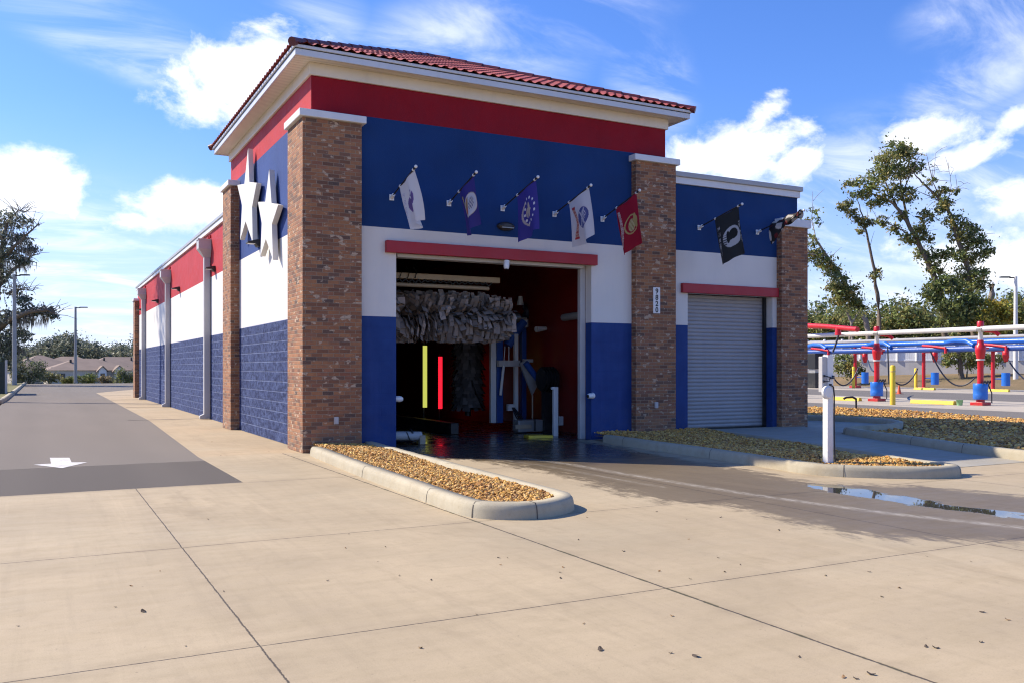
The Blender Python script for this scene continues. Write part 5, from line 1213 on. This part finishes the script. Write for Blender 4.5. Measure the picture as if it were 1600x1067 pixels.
house(185, 232, 20, 14, 3.2, 3.0, .2, 'farther house with a long brown roof by the rear brick pillar')
house(228, 236, 18, 14, 3.2, 3.1, .0, 'farther brown roofed house mostly hidden by the tunnel wall')
# far wood on the left (one mass)
cs = []; rw_ = np.random.default_rng(77)
for i in range(150):
    px = rw_.uniform(-120, 420); T = rw_.uniform(290, 350); top = 536 + 10 * math.sin(px * .045) - 8 * (px - 90) / 200 * (px > 90) + rw_.uniform(-5, 6)
    k = T / FPX; q = P(px, top + 12, T); cs.append((q, (15 * k, 15 * k, 11 * k), 190))
    if i % 2 == 0: q = P(px, top + 34, T); cs.append((q, (17 * k, 17 * k, 16 * k), 150))
V, F, C = leaves(cs, .62, [(.085, .10, .07), (.11, .12, .08), (.14, .14, .10), (.065, .08, .062)], 78)
tag(npmesh('far_wood', V, F, M['leaf'], None, ('Col', C)), 'hazy line of distant grey green woods beyond the houses', 'woodland', kind='stuff')
cs = []
for i in range(60):
    px = rw_.uniform(1150, 1800); T = rw_.uniform(135, 170); k = T / FPX; q = P(px, 505 + 14 + rw_.uniform(-6, 8), T); cs.append((q, (20 * k, 20 * k, 16 * k), 260)); q = P(px, 550, T); cs.append((q, (22 * k, 22 * k, 22 * k), 160))
V, F, C = leaves(cs, .42, GREEN + OLIVE + GREYG, 79)
tag(npmesh('far_thicket', V, F, M['leaf'], None, ('Col', C)), 'dense thicket filling in behind the row of trees at the right', 'woodland', kind='stuff')
# trees outside the frame at the left that throw the shadows on road and forecourt
tree('roadside_pine', 'tall bare pine left of the road casting the long shadow over the asphalt', 'tree', (-7.2, 51.2, .09), [([(-7.2, 51.2, 0), (-7.3, 51.1, 8), (-7.2, 51.3, 18.5)], .30, .20)], [((-7.2, 51.2, 19), (1.6, 1.6, 2.0), 900)], .2, DARK, 61, twigs=2)

# fallen leaves
proto = None; rl = random.Random(5)
lm = [paint('dry_leaf_dark', (.05, .03, .018), .8), paint('dry_leaf_tan', (.28, .14, .04), .8)]
spots = [(224, 955, 1.6), (205, 915, .8), (180, 948, .6), (325, 811, .9), (28, 978, .6), (250, 892, .5), (350, 924, .6), (290, 1009, .5), (512, 907, .8), (540, 856, .8), (602, 854, .7), (624, 899, .7), (674, 906, .8), (657, 1012, 1.0), (545, 834, .6), (590, 877, .5), (779, 871, .9), (782, 882, .8), (793, 871, .6), (745, 960, .6),
         (974, 861, 1.2), (912, 974, .7), (938, 1015, 1.6), (1087, 1025, 1.6), (1048, 1020, .8), (1050, 962, .9), (1078, 904, .8), (1126, 808, 1.0), (1217, 828, 1.4), (1076, 842, .7), (1122, 871, .8), (1157, 882, .6), (1132, 893, 1.0), (1030, 892, .9), (1290, 899, 1.0), (1358, 893, 1.0), (1378, 932, .9), (1405, 918, 1.1), (1447, 1010, 1.0), (1462, 1012, 1.4), (1535, 956, 1.2), (1574, 968, 1.2), (1533, 1003, .9), (1361, 1053, 1.6), (1337, 1060, 1.0), (1318, 1058, 1.0), (1249, 1026, .7), (1448, 869, .7), (1517, 877, .6), (880, 886, .9), (875, 894, .7), (876, 903, .9), (904, 843, .8), (917, 808, .8), (1026, 799, .9), (1073, 811, .5), (302, 684, .9), (331, 690, 1.5), (345, 711, .8), (310, 680, .6), (420, 705, .8)]
for i, (px, py, s) in enumerate(spots):
    T = FPX * CH / (py - HY); q = P(px, py, T)
    if proto is None:
        b = MB(); n = 8; pts = [(.5 * math.cos(a * 6.283 / n) * (1 + .25 * (a % 2)), .28 * math.sin(a * 6.283 / n) * (1 + .3 * ((a + 1) % 2)), .10 + .12 * math.cos(a * 12.57 / n)) for a in range(n)]
        b.add(pts + [(0, 0, .04)], [(a, (a + 1) % n, n) for a in range(n)]); proto = b.build('fallen_leaf', lm[0], None, fixn=False); o = proto
        m2 = proto.data.copy(); m2.materials.clear(); m2.materials.append(lm[1])
    else: o = proto.copy(); COL.objects.link(o); 
    tan = i % 4 == 1
    if tan: o.data = m2
    tag(o, 'small curled tan dry leaf lying on the concrete' if tan else 'small curled dark dry leaf lying on the concrete', 'leaf', 'dry tan leaves on the forecourt' if tan else 'dry dark leaves on the forecourt')
    k = .027 * s; o.location = (q[0], q[1], .003); o.scale = (k, k, k); o.rotation_euler = (rl.uniform(-.3, .3), rl.uniform(-.3, .3), rl.uniform(0, 6.28))

# ------------------------------------------------------------------ sky, sun, camera
SUN_AZ, SUN_EL = R(-45), R(40)      # azimuth from +Y toward +X
sun = bpy.data.lights.new('sun', 'SUN'); sun.energy = 4.6; sun.angle = R(.53); sun.color = (1, .90, .745)
so_ = bpy.data.objects.new('sun', sun); COL.objects.link(so_)
sd = Vector((math.sin(SUN_AZ) * math.cos(SUN_EL), math.cos(SUN_AZ) * math.cos(SUN_EL), math.sin(SUN_EL)))
so_.rotation_euler = sd.to_track_quat('Z', 'Y').to_euler()
W = bpy.data.worlds.new('World'); S.world = W; W.use_nodes = True; nt = W.node_tree; nt.nodes.clear()
class WN(NT):
    def __init__(s, tree): s.t = tree
w = WN(nt); out = w.n('ShaderNodeOutputWorld'); bg = w.n('ShaderNodeBackground'); w.link(bg.outputs[0], out.inputs[0]); bg.inputs['Strength'].default_value = .14
sky = w.n('ShaderNodeTexSky', sky_type='NISHITA'); sky.sun_disc = False; sky.sun_elevation = SUN_EL; sky.sun_rotation = SUN_AZ; sky.air_density = 1.0; sky.dust_density = .3; sky.ozone_density = 3.0
tc = w.n('ShaderNodeTexCoord').outputs['Generated']
nrmz = w.n('ShaderNodeVectorMath', operation='NORMALIZE'); w.link(tc, nrmz.inputs[0]); dvec = nrmz.outputs[0]
dx, dy, dzv = w.xyz(dvec)
az = w.math('ARCTAN2', dx, dy); el = w.math('ARCSINE', dzv)
def pxang(px, py):
    u = (px - HX) / FPX; a = TH + math.atan(u); return a, math.atan((HY - py) / FPX / math.sqrt(1 + u * u))
n1 = w.noise(10.0, w.vmul(dvec, (1, 1, 1.5)), 10, .62, .2); n2 = w.noise(3.0, dvec, 6, .6, .5)
def blob(px, py, rx, ry, tilt=0.0, gain=1.0):
    a0, e0 = pxang(px, py); ra = rx / FPX; re = ry / FPX
    da = w.math('SUBTRACT', az, a0); de = w.math('SUBTRACT', el, e0)
    c, s_ = math.cos(tilt), math.sin(tilt)
    p = w.math('ADD', w.math('MULTIPLY', da, c / ra), w.math('MULTIPLY', de, s_ / ra)); q = w.math('SUBTRACT', w.math('MULTIPLY', de, c / re), w.math('MULTIPLY', da, s_ / re))
    r = w.math('SQRT', w.math('ADD', w.math('MULTIPLY', p, p), w.math('MULTIPLY', q, q)))
    return w.math('MULTIPLY', w.math('SUBTRACT', 1.0, r), gain)
def union(bl):
    f = bl[0]
    for q in bl[1:]: f = w.math('MAXIMUM', f, q)
    return f
cum = union([blob(365, 125, 125, 92, 0, 1.6), blob(320, 178, 62, 36), blob(420, 150, 95, 75), blob(360, 85, 60, 36), blob(25, 290, 95, 66, 0, 1.5), blob(60, 305, 45, 34), blob(275, 326, 98, 46, 0, 1.4), blob(330, 320, 60, 44), blob(215, 340, 30, 16),
             blob(1150, 238, 120, 56, .2, 1.0), blob(1185, 192, 60, 26, .7, .8), blob(1090, 250, 80, 45), blob(1250, 255, 60, 34, .4), blob(1440, 207, 120, 28, .05, .8), blob(1515, 245, 60, 20, .25, .8), blob(1590, 185, 50, 22, .4),
             blob(1590, 318, 95, 42, .1), blob(1600, 400, 150, 60)])
cden = w.mapr(w.math('ADD', cum, w.mapr(n1, .28, .72, -.74, .74)), -.05, .62, 0, 1, True)
wv = w.comb(w.math('DIVIDE', dx, w.math('ADD', dzv, .22)), w.math('DIVIDE', dy, w.math('ADD', dzv, .22)), 0.0)
rot = w.n('ShaderNodeMapping'); rot.inputs['Rotation'].default_value = (0, 0, R(-62)); rot.inputs['Scale'].default_value = (1.0, 2.4, 1); w.link(wv, rot.inputs['Vector'])
cir = w.noise(2.1, rot.outputs[0], 8, .62, .6)
cirb = union([blob(760, 70, 330, 95, .25), blob(1010, 110, 70, 110, .5), blob(160, 45, 260, 60, -.3), blob(1420, 300, 420, 130, .1), blob(1420, 430, 420, 110), blob(130, 450, 320, 150), blob(1530, 30, 110, 50), blob(1540, 110, 140, 60, .5), blob(470, 60, 120, 60, .2)])
cird = w.math('MULTIPLY', w.mapr(cir, .38, .78, 0, 1, True), w.mapr(cirb, -.15, .6, 0, .68, True))
haze_lo = w.mapr(w.math('ADD', el, w.mapr(n2, .3, .7, -.03, .03)), .0, .26, .72, 0, True)
hs = w.n('ShaderNodeHueSaturation'); hs.inputs['Saturation'].default_value = 1.18; hs.inputs['Value'].default_value = 1.0; w.link(sky.outputs[0], hs.inputs['Color'])
skyc = w.mix(1.0, hs.outputs[0], (.70, .75, 1.06), 'MULTIPLY')
skyc = w.mix(haze_lo, skyc, (3.45, 4.05, 5.6))
shade = w.mapr(w.noise(7, dvec, 5), .35, .7)
cc = w.mix(shade, (5.6, 5.9, 6.4), (7.3, 7.2, 7.1))
dens = w.math('MAXIMUM', w.math('MULTIPLY', cden, .86), cird)
dens = w.math('MULTIPLY', dens, w.mapr(el, -.01, .02))
w.link(w.mix(dens, skyc, cc), bg.inputs['Color'])
cd = bpy.data.cameras.new('camera'); co = bpy.data.objects.new('camera', cd); COL.objects.link(co); S.camera = co
co.location = (0, 0, CH); co.rotation_euler = (R(90), 0, -TH)
cd.sensor_fit = 'HORIZONTAL'; cd.sensor_width = 36; cd.lens = 36 * FPX / 1600; cd.shift_y = (HY - 533.5) / 1600; cd.clip_end = 3000; cd.clip_start = .05
S.view_settings.view_transform = 'Standard'; S.view_settings.look = 'None'; S.view_settings.exposure = .60; S.view_settings.gamma = 1
S.render.engine = 'CYCLES'; S.cycles.max_bounces = 8; S.cycles.filter_width = 1.15
